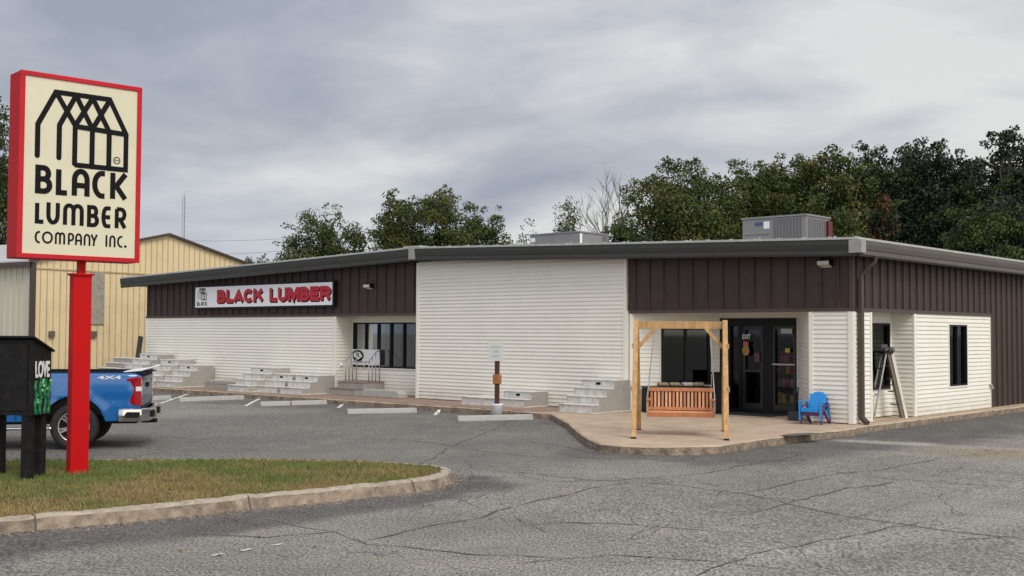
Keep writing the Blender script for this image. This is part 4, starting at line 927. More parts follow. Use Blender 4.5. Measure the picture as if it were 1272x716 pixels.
q = MB(); q.tube([(.05, .02, .2), (.05, .02, .62), (.07, .02, .72), (.0, .02, .76), (-.02, .02, .68)], .018, 8); q.build('upright_handle', M_BLACK, bk, smooth=True)

# ------------------------------------------------------------------ stacked chairs
def chair(name, label, m_, P, rz_):
    c = empty(name, label, 'chair', P, rz_, 'stacked plastic garden chairs')
    q = MB()
    for k in range(5): x = -.20 + k * .083; q.add([(x, -.24, .29), (x + .07, -.24, .29), (x + .07, .16, .23), (x, .16, .23), (x, -.24, .27), (x + .07, -.24, .27), (x + .07, .16, .21), (x, .16, .21)], [(0, 1, 2, 3), (7, 6, 5, 4), (0, 4, 5, 1), (1, 5, 6, 2), (2, 6, 7, 3), (3, 7, 4, 0)])
    q.box(-.22, .22, -.262, -.242, .20, .295); q.build('seat', m_, c, bevel=.008)
    q = MB(); tops = [.56, .60, .615, .60, .56]; Mt = Matrix.Translation((0, .14, .2)) @ Matrix.Rotation(R(-22), 4, 'X')
    for k in range(5):
        x = -.205 + k * .083; q.box(x, x + .0805, -.012, .012, 0, tops[k] - .12, Mt)
    q.box(-.21, .21, .010, .03, .10, .14, Mt); q.box(-.2, .2, .010, .03, .32, .36, Mt); q.build('backrest', m_, c, bevel=.006)
    for s_ in (-1, 1):
        q = MB(); q.box(min(s_ * .20, s_ * .29), max(s_ * .20, s_ * .29), -.27, .24, .42, .445); q.build('armrest', m_, c, bevel=.012)
        q = MB(); q.add([(s_ * .25 - .015, -.27, 0), (s_ * .25 + .015, -.27, 0), (s_ * .25 + .015, -.20, 0), (s_ * .25 - .015, -.20, 0), (s_ * .25 - .02, -.27, .42), (s_ * .25 + .02, -.27, .42), (s_ * .25 + .02, -.15, .42), (s_ * .25 - .02, -.15, .42)], [(3, 2, 1, 0), (4, 5, 6, 7), (0, 1, 5, 4), (1, 2, 6, 5), (2, 3, 7, 6), (3, 0, 4, 7)]); q.build('leg', m_, c, bevel=.005)
        q = MB(); q.bar((s_ * .235, .33, 0), (s_ * .235, .0, .27), .03, .06, (1, 0, 0)); q.bar((s_ * .255, .30, .04), (s_ * .255, .20, .42), .025, .05, (1, 0, 0)); q.build('leg', m_, c, bevel=.005)
    return c
cp_ = (on_slab(1013, 527.5))
rc = R(-38)
rc = R(-36)
c1 = chair('garden_chair', 'purple plastic garden chair, the lower one of the stacked pair', M_PURPLE, (cp_.x + .02, cp_.y + .12, .004), rc)
c2 = chair('garden_chair', 'bright blue slatted garden chair, the upper one of the stacked pair', M_BLUE, (cp_.x - .015, cp_.y + .08, .085), rc)

for c_ in (c1, c2): c_.scale = (.92, .92, .92)
# ------------------------------------------------------------------ step ladder in the side recess
ld = empty('step_ladder', 'step ladder with brown and white rails in the side recess, clutter on its top', 'ladder', BL(-.36, 2.40, .004), ROTB + R(48))
zt_ = 1.50
q = MB(); q.bar((.33, -.17, 0), (.02, -.10, zt_), .06, .13, (0, 1, 0)); q.build('front_rail', mat('brown_fibreglass', (.15, .12, .10), .5), ld)
q = MB(); q.bar((.425, -.15, 0), (.115, -.09, zt_), .065, .12, (0, 1, 0)); q.build('front_rail', mat('white_rail', (.66, .62, .55), .5), ld)
for y in (-.2, .16):
    q = MB(); q.bar((-.36, y, 0), (-.04, y * .7, zt_), .03, .06, (0, 1, 0)); q.build('rear_rail', M_STEEL, ld)
for k in range(1, 5):
    t = k / 5; q = MB(); q.box(.27 - .25 * t - .05, .27 - .25 * t + .04, -.18, .14, zt_ * t, zt_ * t + .025); q.build('tread', M_HVACD, ld)
q = MB()
for z in (.55, 1.15): t = z / zt_; q.tube([(-.36 + .32 * t, -.17, z), (-.36 + .32 * t, .14, z)], .012, 6)
q.bar((-.13, -.19, .75), (.15, -.19, .80), .008, .02); q.build('spreader', M_BLACK, ld)
q = MB(); q.box(-.1, .12, -.2, .18, zt_, zt_ + .045); q.build('top_cap', M_BLACK, ld)
cl_ = empty('tool_clutter', 'grey and black tool belt heaped on the ladder top', 'tool bag', BL(-.36, 2.40, zt_ + .05), ROTB + R(48))
q = MB()
for k in range(14):
    x, y, z = random.uniform(-.14, .14), random.uniform(-.15, .13), random.uniform(.0, .10); s_ = random.uniform(.03, .06)
    q.box(-s_, s_, -s_ * .7, s_ * .7, -s_ * .6, s_ * .6, Matrix.Translation((x, y, z + .03)) @ Matrix.Rotation(random.uniform(-1, 1), 4, 'Y') @ Matrix.Rotation(random.uniform(0, 3), 4, 'Z'))
q.tube([(-.08, -.1, .08), (-.1, -.12, .22)], .008, 5); q.build('pouches', mat('mottled_grey_cloth', (.11, .11, .11), .8, .7, 22), cl_, bevel=.01)

# ------------------------------------------------------------------ big sign on the pole
Pc = G(92.3, 589, .0)
sg = empty('pylon_sign', 'tall cream BLACK LUMBER COMPANY INC. sign in a red frame on a red post', 'sign', (Pc.x, Pc.y + .10, 0), R(42))
PWX, PWY = .245, .16
q = MB(); q.box(-PWX / 2, PWX / 2, -PWY / 2, PWY / 2, -.05, 2.68); q.build('post', M_RED, sg, bevel=.004)
q = MB(); q.box(-PWX / 2 - .025, PWX / 2 + .025, -PWY / 2 - .025, PWY / 2 + .025, 2.681, 2.71); q.build('post_cap', M_RED, sg, bevel=.004)
q = MB(); q.box(-.045, .045, -.045, .045, 2.71, 2.90); q.build('neck', M_RED, sg)
SW, SH, ST = 1.66, 2.46, .38; SZ = 2.88; SXo = -.10
q = MB(); q.box(SXo - SW / 2, SXo + SW / 2, -ST / 2, ST / 2, SZ, SZ + SH); q.build('cabinet', M_RED, sg, bevel=.012)
q = MB(); fwd = .06; yq = -ST / 2
for a, b_, c, d in ((-SW / 2, SW / 2, 0, fwd), (-SW / 2, SW / 2, SH - fwd, SH), (-SW / 2, -SW / 2 + fwd, fwd, SH - fwd), (SW / 2 - fwd, SW / 2, fwd, SH - fwd)):
    q.box(SXo + a - .003, SXo + b_ + .003, yq - .03, yq + .005, SZ + c - .002 * (c == 0), SZ + d + .002 * (d == SH))
q.build('front_frame', mat('red_frame_paint', (.50, .012, .022), .45, .08, 3, spec=.25), sg, bevel=.006)
IW, IH = SW - 2 * fwd, SH - 2 * fwd; ix0 = SXo - IW / 2; iz1 = SZ + SH - fwd
q = MB(); q.box(ix0, ix0 + IW, yq - .012, yq + .004, SZ + fwd, iz1); q.build('sign_face', M_CREAM, sg)
q = MB(); q.box(-.05, .05, -.03, .03, SZ + SH, SZ + SH + .03); q.tube([(-.03, 0, SZ + SH + .02), (-.03, 0, SZ + SH + .055)], .012, 6); q.tube([(.03, 0, SZ + SH + .02), (.03, 0, SZ + SH + .055)], .012, 6); q.build('lifting_lug', M_STEEL, sg)
def sfx(px): u = (px - 23.7) / (170 - 23.7); u = u / (1.07 - u * .07); return ix0 + u * IW
def szt(t): return iz1 - t * IH
ql = MB(); yy = yq - .0125
LX0, LX1 = sfx(110 / 2.652), sfx(414 / 2.652); LZ0, LZ1 = szt(.478), szt(.072)
logo(ql, lambda a, b_: (LX0 + a * (LX1 - LX0), LZ0 + b_ * (LZ1 - LZ0)), .034, yy, .004)
ql.build('logo', M_INK, sg)
ring = MB(); cxr, czr = LX0 + .895 * (LX1 - LX0), LZ0 + .125 * (LZ1 - LZ0)
ribbon(ring, [(cxr + .045 * math.cos(t * .3927), czr + .045 * math.sin(t * .3927)) for t in range(16)], .006, yy, .003, closed=True); ring.build('service_mark_ring', M_INK, sg)
word('SM', cxr, yy, czr, .055, .028, M_INK, sg, 'service_mark', dep=.003)
def row(chars, t0, t1, th, cs):
    q = MB()
    for ch, a, b_ in cs: put_glyph(q, ch, sfx(30 + a / 5.964), sfx(30 + b_ / 5.964), szt(t1), szt(t0), th, yy, .004)
    return q.build('lettering', M_INK, sg)
row('BLACK', .497, .660, .072, [('B', 56, 190), ('L', 217, 325), ('A', 340, 478), ('C', 497, 610), ('K', 636, 772)])
row('LUMBER', .702, .830, .055, [('L', 60, 143), ('U', 148, 252), ('M', 277, 437), ('B', 462, 555), ('E', 573, 655), ('R', 676, 770)])
row('COMPANY', .871, .940, .025, [('C', 62, 108), ('O', 118, 203), ('M', 218, 297), ('P', 318, 366), ('A', 374, 427), ('N', 440, 492), ('Y', 492, 548)])
row('INC', .871, .940, .025, [('I', 605, 625), ('N', 637, 685), ('C', 697, 742)])
q = MB(); xd = sfx(30 + 761 / 5.964); zd = szt(.932); q.prism([(xd + .019 * math.cos(t * .5236), zd + .019 * math.sin(t * .5236)) for t in range(12)], yy, yy - .004, 'y'); q.build('full_stop', M_INK, sg)

# ------------------------------------------------------------------ little black box with painted flowers
bxp = G(34, 592, .03)
az_b = R(-12)
bk = empty('donation_box', 'weathered black box on four posts with LOVE and green cactus stems on its side', 'box', (bxp.x - .285, bxp.y + .22, 0), az_b)
lx = .30; ly = .13
for sx in (-1, 1):
    for sy in (-1, 1):
        q = MB(); q.box(sx * lx - .062, sx * lx + .062, sy * ly - .055, sy * ly + .055, -.03, .84); q.build('leg', M_BLACKP, bk, bevel=.004)
bxw, bxd, z0b, z1b = .405, .20, .82, 1.81
q = MB(); q.add([(-bxw, -bxd, z0b), (bxw, -bxd, z0b), (bxw, bxd, z0b), (-bxw, bxd, z0b), (-bxw, -bxd, z1b), (bxw, -bxd, z1b), (bxw, bxd, z1b - .13), (-bxw, bxd, z1b - .13)], [(3, 2, 1, 0), (4, 5, 6, 7), (0, 1, 5, 4), (1, 2, 6, 5), (2, 3, 7, 6), (3, 0, 4, 7)]); q.build('box_body', M_BLACKP, bk, bevel=.005)
q = MB(); q.add([(-bxw - .05, -bxd - .06, z1b + .025), (bxw + .05, -bxd - .06, z1b + .025), (bxw + .03, bxd + .03, z1b - .165), (-bxw - .05, bxd + .03, z1b - .165), (-bxw - .05, -bxd - .06, z1b + .05), (bxw + .05, -bxd - .06, z1b + .05), (bxw + .03, bxd + .03, z1b - .14), (-bxw - .05, bxd + .03, z1b - .14)], [(3, 2, 1, 0), (4, 5, 6, 7), (0, 1, 5, 4), (1, 2, 6, 5), (2, 3, 7, 6), (3, 0, 4, 7)]); q.build('lid', M_BLACK, bk)
q = MB(); q.box(-.33, .33, -bxd - .012, -bxd - .001, z0b + .06, z1b - .06); q.box(bxw - .05, bxw + .004, -bxd - .02, -bxd - .0015, z0b, z1b - .01); q.build('front_panel', M_BLACKP, bk)
xs_ = bxw + .002
ptw = mat('white_paint', (.75, .75, .75), .5, .05, 20)
me_ = word_mesh('LOVE', .31, .22, .006, .03); me_.materials.clear(); me_.materials.append(ptw)
o = bpy.data.objects.new('painted_word', me_); C.objects.link(o); o.parent = bk; o.location = (xs_, 0.0, 1.42); o.rotation_euler = (0, 0, R(90))
q = MB()
for k, (y, zt2) in enumerate(((-.14, 1.27), (-.045, 1.30), (.06, 1.29), (.14, 1.24))):
    pts = [(xs_ + .004, y + .012 * math.sin(z * 25 + k), z) for z in np.linspace(.84, zt2, 14)]; q.tube(pts, [.022 + .004 * math.sin(i * 2) for i in range(14)], 8)
q.build('painted_stem', mat('dark_green_paint', (.01, .14, .055), .5, .4, 40), bk)
q = MB()
for y, z in ((-.1, 1.02), (-.11, 1.08), (-.09, .99), (.0, 1.14), (.01, 1.24), (.02, 1.27), (.1, 1.16), (.17, 1.22), (.17, 1.14), (.03, 1.2), (-.02, 1.05), (.18, 1.26)):
    q.lathe([(.001, -.028), (.026, -.01), (.026, .01), (.001, .028)], 8, Matrix.Translation((xs_ + .006, y, z)) @ Matrix.Scale(.5, 4, (1, 0, 0)))
q.build('painted_leaf', mat('light_green_paint', (.16, .5, .2), .5, .2, 40), bk, smooth=True)

# ------------------------------------------------------------------ blue pickup truck
tp = G(92.5, 558.5); aW = R(-11.5); wv_ = Vector((math.sin(aW), math.cos(aW), 0)); tc_ = tp + wv_ * .84
tk = empty('pickup_truck', 'bright blue pickup parked behind the red sign post, tailgate to the right', 'pickup truck', (tc_.x, tc_.y, GZ), math.atan2(-wv_.x * 1.0, 0) if False else math.atan2(-math.sin(-aW) * 1.0, -math.cos(aW)))
# local: x forward, y left (towards the camera), z up
fwdv = Vector((-wv_.y, wv_.x, 0)); tk.rotation_euler = (0, 0, math.atan2(fwdv.y, fwdv.x))
WB, RW = 3.75, .405
def body_top(x):
    if x < -1.09: return 1.28
    if x < .95: return 1.335
    if x < 3.05: return 1.30
    return 1.30 - .10 * ((x - 3.05) / 1.7) ** 2
def body_bot(x):
    z = .50 if x > -.65 else .50 + .03 * (-.65 - x)
    if x > 4.2: z = .42
    for c in (0, WB):
        d = abs(x - c)
        if d < .53: z = max(z, .405 + math.sqrt(.53 ** 2 - d * d) * 1.02)
    return z
def half_w(x, z):
    h = 1.0 - .055 * ((z - .98) / .42) ** 2 if z > .98 else 1.0 - .05 * ((.98 - z) / .5) ** 2
    h -= .02 * math.exp(-((z - .88) / .05) ** 2)
    for c in (0, WB):
        d = math.hypot(x - c, z - .405)
        h += .035 * math.exp(-((d - .54) / .10) ** 2)
    if x > 4.1: h -= .16 * ((x - 4.1) / .75) ** 2
    if x < -.93: h -= .05 * ((-.93 - x) / .2)
    return h
stx = sorted(set([round(v, 3) for v in np.concatenate([np.arange(-1.11, 4.86, .06), [-.53, .53, WB - .53, WB + .53]])]))
q = MB(); rows = 12
for sd_ in (1, -1):
    vs = []
    for x in stx:
        a, b_ = body_bot(x), body_top(x)
        for k in range(rows + 1):
            z = a + (b_ - a) * k / rows; vs.append((x, sd_ * half_w(x, z), z))
        vs.append((x, sd_ * (half_w(x, b_) - .07), b_ + .006)); vs.append((x, sd_ * (half_w(x, b_) - .08), b_ - .10))
    n_ = rows + 3; q.add(vs, [(i * n_ + k, (i + 1) * n_ + k, (i + 1) * n_ + k + 1, i * n_ + k + 1) for i in range(len(stx) - 1) for k in range(n_ - 1)])
body = q.build('body_side', M_TRUCK, tk, smooth=True)
q = MB()                                                     # bed floor, front wall, chassis, wheel wells
q.box(-1.12, .92, -.85, .85, .72, .76); q.box(.88, .95, -.9, .9, .6, 1.32); q.box(-1.0, 4.7, -.5, .5, .42, .62)
for s_ in (-1, 1): q.box(-1.12, .9, min(s_ * .80, s_ * .86), max(s_ * .80, s_ * .86), .76, 1.32); q.box(-.6, .6, min(s_ * .55, s_ * .80), max(s_ * .55, s_ * .80), .6, 1.0); q.box(WB - .6, WB + .6, min(s_ * .5, s_ * .9), max(s_ * .5, s_ * .9), .80, 1.05)
q.box(-.25, .25, -.7, .7, .33, .48); q.build('chassis', M_BLACK, tk)
q = MB()                                                     # hood, cab roof, grille
q.prism([(3.05, 1.28), (4.75, 1.18), (4.86, 1.0), (4.86, .5), (4.7, .45), (4.7, 1.1), (3.05, 1.2)], -.86, .86, 'y')
q.box(3.0, 4.72, -.93, .93, 1.12, 1.21)
q.build('hood', M_TRUCK, tk, bevel=.03)
q = MB(); cabp = [(.98, 1.30), (3.15, 1.30), (2.45, 1.90), (1.25, 1.92), (1.02, 1.62)]
vs = [(x, s_ * (.93 if z < 1.5 else .76), z) for s_ in (1, -1) for x, z in cabp]; q.add(vs, [(0, 1, 2, 3, 4), (9, 8, 7, 6, 5)] + [(i, (i + 1) % 5, 5 + (i + 1) % 5, 5 + i) for i in range(5)]); cab = q.build('cab', M_TRUCK, tk, bevel=.04)
for s_ in (1, -1):
    for xa, xb, xc, xd2 in ((1.25, 1.95, 1.95, 1.35), (2.03, 2.85, 2.42, 2.03)):
        q = MB(); off = .012
        def yy2(z): return s_ * (.93 - (z - 1.30) / .6 * .17 + off)
        q.add([(xa, yy2(1.36), 1.36), (xb, yy2(1.36), 1.36), (xc, yy2(1.82), 1.82), (xd2, yy2(1.82), 1.82)], [(0, 1, 2, 3)]); q.build('side_window', M_BLACK, tk)
q = MB(); q.add([(3.10, -.82, 1.37), (3.10, .82, 1.37), (2.55, .70, 1.86), (2.55, -.70, 1.86)], [(0, 1, 2, 3)]); o = q.build('windscreen', M_BLACK, tk)
q = MB(); q.box(4.85, 4.90, -.7, .7, .75, 1.08); q.build('grille', M_BLACK, tk); q = MB(); q.box(4.7, 4.98, -.95, .95, .45, .68); q.build('bumper', M_CHROME, tk, bevel=.05)
for s_ in (1, -1):
    q = MB(); q.box(4.72, 4.885, min(s_ * .68, s_ * .88), max(s_ * .68, s_ * .88), .82, 1.04); q.build('headlight', M_LENS, tk, bevel=.03)
    q = MB(); q.box(.35, 2.9, min(s_ * .98, s_ * 1.08), max(s_ * .98, s_ * 1.08), .36, .41); q.build('side_step', M_CHROME, tk, bevel=.02)
# tailgate: bowed panel with spoiler lip
tgm = mat('dirty_tailgate_paint', (.075, .10, .19), .4, .25, 6, dirt=((.22, .22, .26), 7, .7), coat=.4)
q = MB(); q.prism([(-1.155, .66), (-1.185, .70), (-1.20, .95), (-1.185, 1.18), (-1.21, 1.27), (-1.12, 1.325), (-1.10, .66)], -.84, .84, 'y'); q.build('tailgate', tgm, tk, bevel=.008)
q = MB(); q.prism([(-1.10, 1.328), (-1.22, 1.35), (-1.29, 1.335), (-1.20, 1.302), (-1.10, 1.30)], -.92, .92, 'y'); q.build('tailgate_spoiler', M_BLACK, tk, bevel=.01)
q = MB(); q.prism([(-.80, 1.352), (-1.10, 1.375), (-1.42, 1.47), (-1.42, 1.49), (-1.1, 1.40), (-.80, 1.365)], .0 - .5, .86, 'y'); o = q.build('foam_board', M_WHITE); o.location = tk.location; o.rotation_euler = tk.rotation_euler; tag(o, 'thin white board sticking out over the pickup tailgate', 'board')
q = MB(); q.box(-1.22, -1.19, -.16, .16, 1.06, 1.14); q.build('tailgate_handle', M_BLACK, tk); 
q = MB(); q.box(-1.13, .9, .85, .945, 1.338, 1.356); q.box(-1.13, .9, -.945, -.85, 1.338, 1.356); q.build('bed_rail_cap', M_BLACK, tk)
for s_ in (1, -1):
    lp = [(-1.19, 1.28), (-.93, 1.24), (-.95, 1.17), (-1.06, 1.10), (-1.06, 1.04), (-1.0, .98), (-1.0, .78), (-1.20, .76)]
    q = MB(); ys0, ys1 = s_ * .84, s_ * .985
    q.prism(lp, min(ys0, ys1), max(ys0, ys1), 'y'); tl = q.build('tail_light', M_LAMP, tk, bevel=.012)
    q = MB(); q.prism([(-1.197, 1.10), (-1.10, 1.10), (-1.10, 1.02), (-1.20, 1.02)], min(s_ * .85, s_ * .990), max(s_ * .85, s_ * .990), 'y'); q.build('reverse_lens', M_LENS, tl, bevel=.004)
    q = MB(); q.prism([(-1.17, 1.30), (-.90, 1.255), (-.93, 1.15), (-1.035, 1.09), (-1.035, 1.05), (-.975, .99), (-.97, .75), (-1.18, .73)], min(s_ * .84, s_ * .972), max(s_ * .84, s_ * .972), 'y'); q.build('light_surround', M_TRUCK, tl, bevel=.01)
q = MB(); path = [(-.76, .98), (-.82, 1.01), (-1.12, .97), (-1.22, .82), (-1.26, 0), (-1.22, -.82), (-1.12, -.97), (-.82, -1.01), (-.76, -.98)]
prof = [(0, .56), (.03, .49), (.035, .60), (.03, .70), (0, .72), (-.05, .70), (-.05, .50)]
vs = []
for i, (x, y) in enumerate(path):
    a = Vector(path[max(i - 1, 0)]); c = Vector(path[min(i + 1, len(path) - 1)]); t = (c - a).normalized(); nr = Vector((t.y, -t.x)) * -1
    if nr.dot(Vector((x + .2, y))) < 0: nr = -nr
    for o_, z in prof: vs.append((x + nr.x * o_, y + nr.y * o_, z))
n_ = len(prof); q.add(vs, [(i * n_ + k, i * n_ + (k + 1) % n_, (i + 1) * n_ + (k + 1) % n_, (i + 1) * n_ + k) for i in range(len(path) - 1) for k in range(n_)] + [tuple(range(n_)), tuple(range((len(path) - 1) * n_, len(path) * n_))])
bm_ = q.build('bumper', M_CHROME, tk, bevel=.006)
for s_ in (1, -1):
    q = MB(); q.prism([(-.86, .56), (-1.08, .56), (-1.11, .60), (-1.11, .655), (-.90, .66), (-.86, .62)], min(s_ * .98, s_ * 1.062), max(s_ * .98, s_ * 1.062), 'y'); q.build('bumper_insert', M_BLACK, bm_)
    q = MB(); q.box(-1.31, -1.22, min(s_ * .35, s_ * .62), max(s_ * .35, s_ * .62), .545, .66); q.build('bumper_step', M_BLACK, bm_)
q = MB(); q.box(-1.38, -1.10, -.06, .06, .40, .47); q.build('tow_hitch', M_BLACK, tk)
word('4X4', -.62, 0, 0, .40, .06, M_PWHITE, tk, 'decal', bold=.03, dep=.003).matrix_local = Matrix.Translation((-.58, .982, 1.265)) @ Matrix.Rotation(R(180), 4, 'Z')
q = MB(); q.box(-.35, -.30, .0, .01, 0, .01)
q = MB(); q.prism([(.45 + .085 * math.cos(t * .3927), 1.0 + .085 * math.sin(t * .3927)) for t in range(16)], .993, .9985, 'y'); q.build('fuel_door', M_TRUCK, tk)
q = MB()
for x in (.95, 2.0): q.box(x, x + .008, .992, .998, .52, 1.27)
q.build('door_seam', M_BLACK, tk)
for o in list(bpy.data.objects):
    if o.parent == tk and (o.name.startswith(('tailgate', 'tail_light', 'tow_hitch'))): o.location.x += .07
def wheel(x, s_, name='wheel'):
    Mw = Matrix.Translation((x, s_ * .84, .405)) @ Matrix.Rotation(R(-90 * s_), 4, 'X')
    wprof = [(.27, -.13), (.36, -.135), (.395, -.11), (.405, -.07), (.405, .07), (.395, .11), (.36, .135), (.28, .13), (.265, .11), (.265, -.1)]
    q = MB(); q.lathe(wprof, 40, Mw); wo = q.build('wheel', M_TYRE, tk, smooth=True)
    q = MB(); q.lathe([(.262, -.10), (.262, .105), (.272, .118), (.255, .118), (.24, .07), (.24, -.10)], 40, Mw); q.build('rim_ring', M_RIM, wo, smooth=True)
    q = MB(); q.lathe([(.24, -.02), (.24, .0)], 24, Mw); q.build('brake_disc', M_BLACK, wo)
    q = MB()
    for k in range(6):
        t = k * math.pi / 3 + .3
        for dt in (-.12, .12): q.bar(Mw @ Vector((.05 * math.cos(t), .05 * math.sin(t), .085)), Mw @ Vector((.25 * math.cos(t + dt), .25 * math.sin(t + dt), .10)), .032, .032, (0, 1, 0))
    q.lathe([(.0, .06), (.075, .06), (.07, .10), (.0, .11)], 20, Mw); q.build('rim_spokes', M_RIM, wo)
for x in (0, WB):
    for s_ in (1, -1): wheel(x, s_)

# ------------------------------------------------------------------ tan metal building
T0 = Vector((-19.75, 48.0, 0)); tA = R(35)
tb = empty('metal_building', 'tan metal shed with a low gable end behind the red sign', 'building', (T0.x, T0.y, 0), R(90) - tA)
HWd, LEN = 6.76, 22; zE2, zR2 = 4.80, 6.36
# local x along the gable end, y back-left along the side wall
q = MB()
def topz(x): return zE2 + (zR2 - zE2) * (1 - abs(x - HWd) / HWd)
K = 44
for i in range(K):
    a = 2 * HWd * i / K; b_ = 2 * HWd * (i + 1) / K; q.add([(a, 0, 0), (b_, 0, 0), (b_, 0, topz(b_)), (a, 0, topz(a))], [(0, 1, 2, 3)])
    q.add([(a, -.002, 0), (a + .03, -.022, 0), (a + .06, -.002, 0), (a, -.002, topz(a) - .1), (a + .03, -.022, topz(a) - .1), (a + .06, -.002, topz(a) - .1)], [(0, 1, 4, 3), (1, 2, 5, 4), (0, 3, 4, 1)])
q.box(2 * HWd - .05, 2 * HWd, .01, LEN, 0, zE2)
q.build('gable_wall', M_TAN, tb)
q = MB(); q.box(0, 2 * HWd, -.045, -.004, 4.50, 4.56); q.build('wall_seam', mat('seam_tan', (.50, .38, .21), .5), tb)
q = MB(); q.box(-.05, 0.0, .01, LEN, 0, zE2 - .02)
for i in range(50): y = .25 + i * .42; q.box(-.09, -.049, y, y + .07, 0, zE2 - .02)
q.build('side_wall', M_TANL, tb)
q = MB(); q.box(-.13, .09, -.07, .05, 0, zE2 - .05); q.build('corner_post', M_BROWN2, tb)
q = MB(); q.prism([(-.25, zE2 - .06), (HWd, zR2 - .0), (2 * HWd + .25, zE2 - .06), (2 * HWd + .25, zE2 + .05), (HWd, zR2 + .11), (-.25, zE2 + .05)], -.16, -.06, 'y'); q.box(-.36, -.24, -.1, LEN, zE2 - .22, zE2 - .03); q.build('brown_rake_trim', M_BROWN2, tb)
q = MB(); q.prism([(-.24, zE2 - .04), (HWd, zR2 + .02), (2 * HWd + .24, zE2 - .04), (2 * HWd + .24, zE2 + .04), (HWd, zR2 + .10), (-.24, zE2 + .04)], -.058, LEN, 'y'); q.build('roof', M_TANROOF, tb)
def tanx(px): # x along gable for a pixel column
    lo, hi = 0, 2 * HWd
    Rz = Matrix.Rotation(R(90) - tA, 3, 'Z')
    for _ in range(40):
        md = (lo + hi) / 2; P = T0 + Rz @ Vector((md, 0, 3)); cx = 636 + F_PX * (P - Vector((0, 0, EYE))).dot(_rt) / (P - Vector((0, 0, EYE))).dot(_fw)
        if cx < px: lo = md
        else: hi = md
    return (lo + hi) / 2
def tanz(px, py):
    x = tanx(px); P = T0 + Matrix.Rotation(R(90) - tA, 3, 'Z') @ Vector((x, 0, 0)); d = ray(px, py); t = P.y / d.y; return EYE + d.z * t
x0 = tanx(112); x1 = tanx(128.5); q = MB(); q.box(x0, x1, -.06, -.04, tanz(120, 403), tanz(120, 338)); q.build('grey_panel', mat('grey_sheet', (.30, .275, .235), .8, .25, 6), tb)
for px in (63.5, 115.5):
    x0 = tanx(px - 3.2); x1 = tanx(px + 3.6); q = MB(); q.box(x0, x1, -.12, -.04, tanz(px, 419), tanz(px, 411.5)); q.build('vent', mat('vent_brown', (.13, .10, .08), .7, .4, 12), tb)

# lean-to bits by the far corner: dark leaning plank
a = BL(-29.0, -.3, 0); q = MB(); q.bar((0, 0, 0), (.25, .1, 1.75), .28, .06, (0, 1, 0)); o = q.build('leaning_board', mat('dark_board', (.04, .038, .036), .7), bevel=.01); o.location = a; o.rotation_euler = (0, 0, ROTB); tag(o, 'dark board leaning at the far left corner of the white wall', 'board')

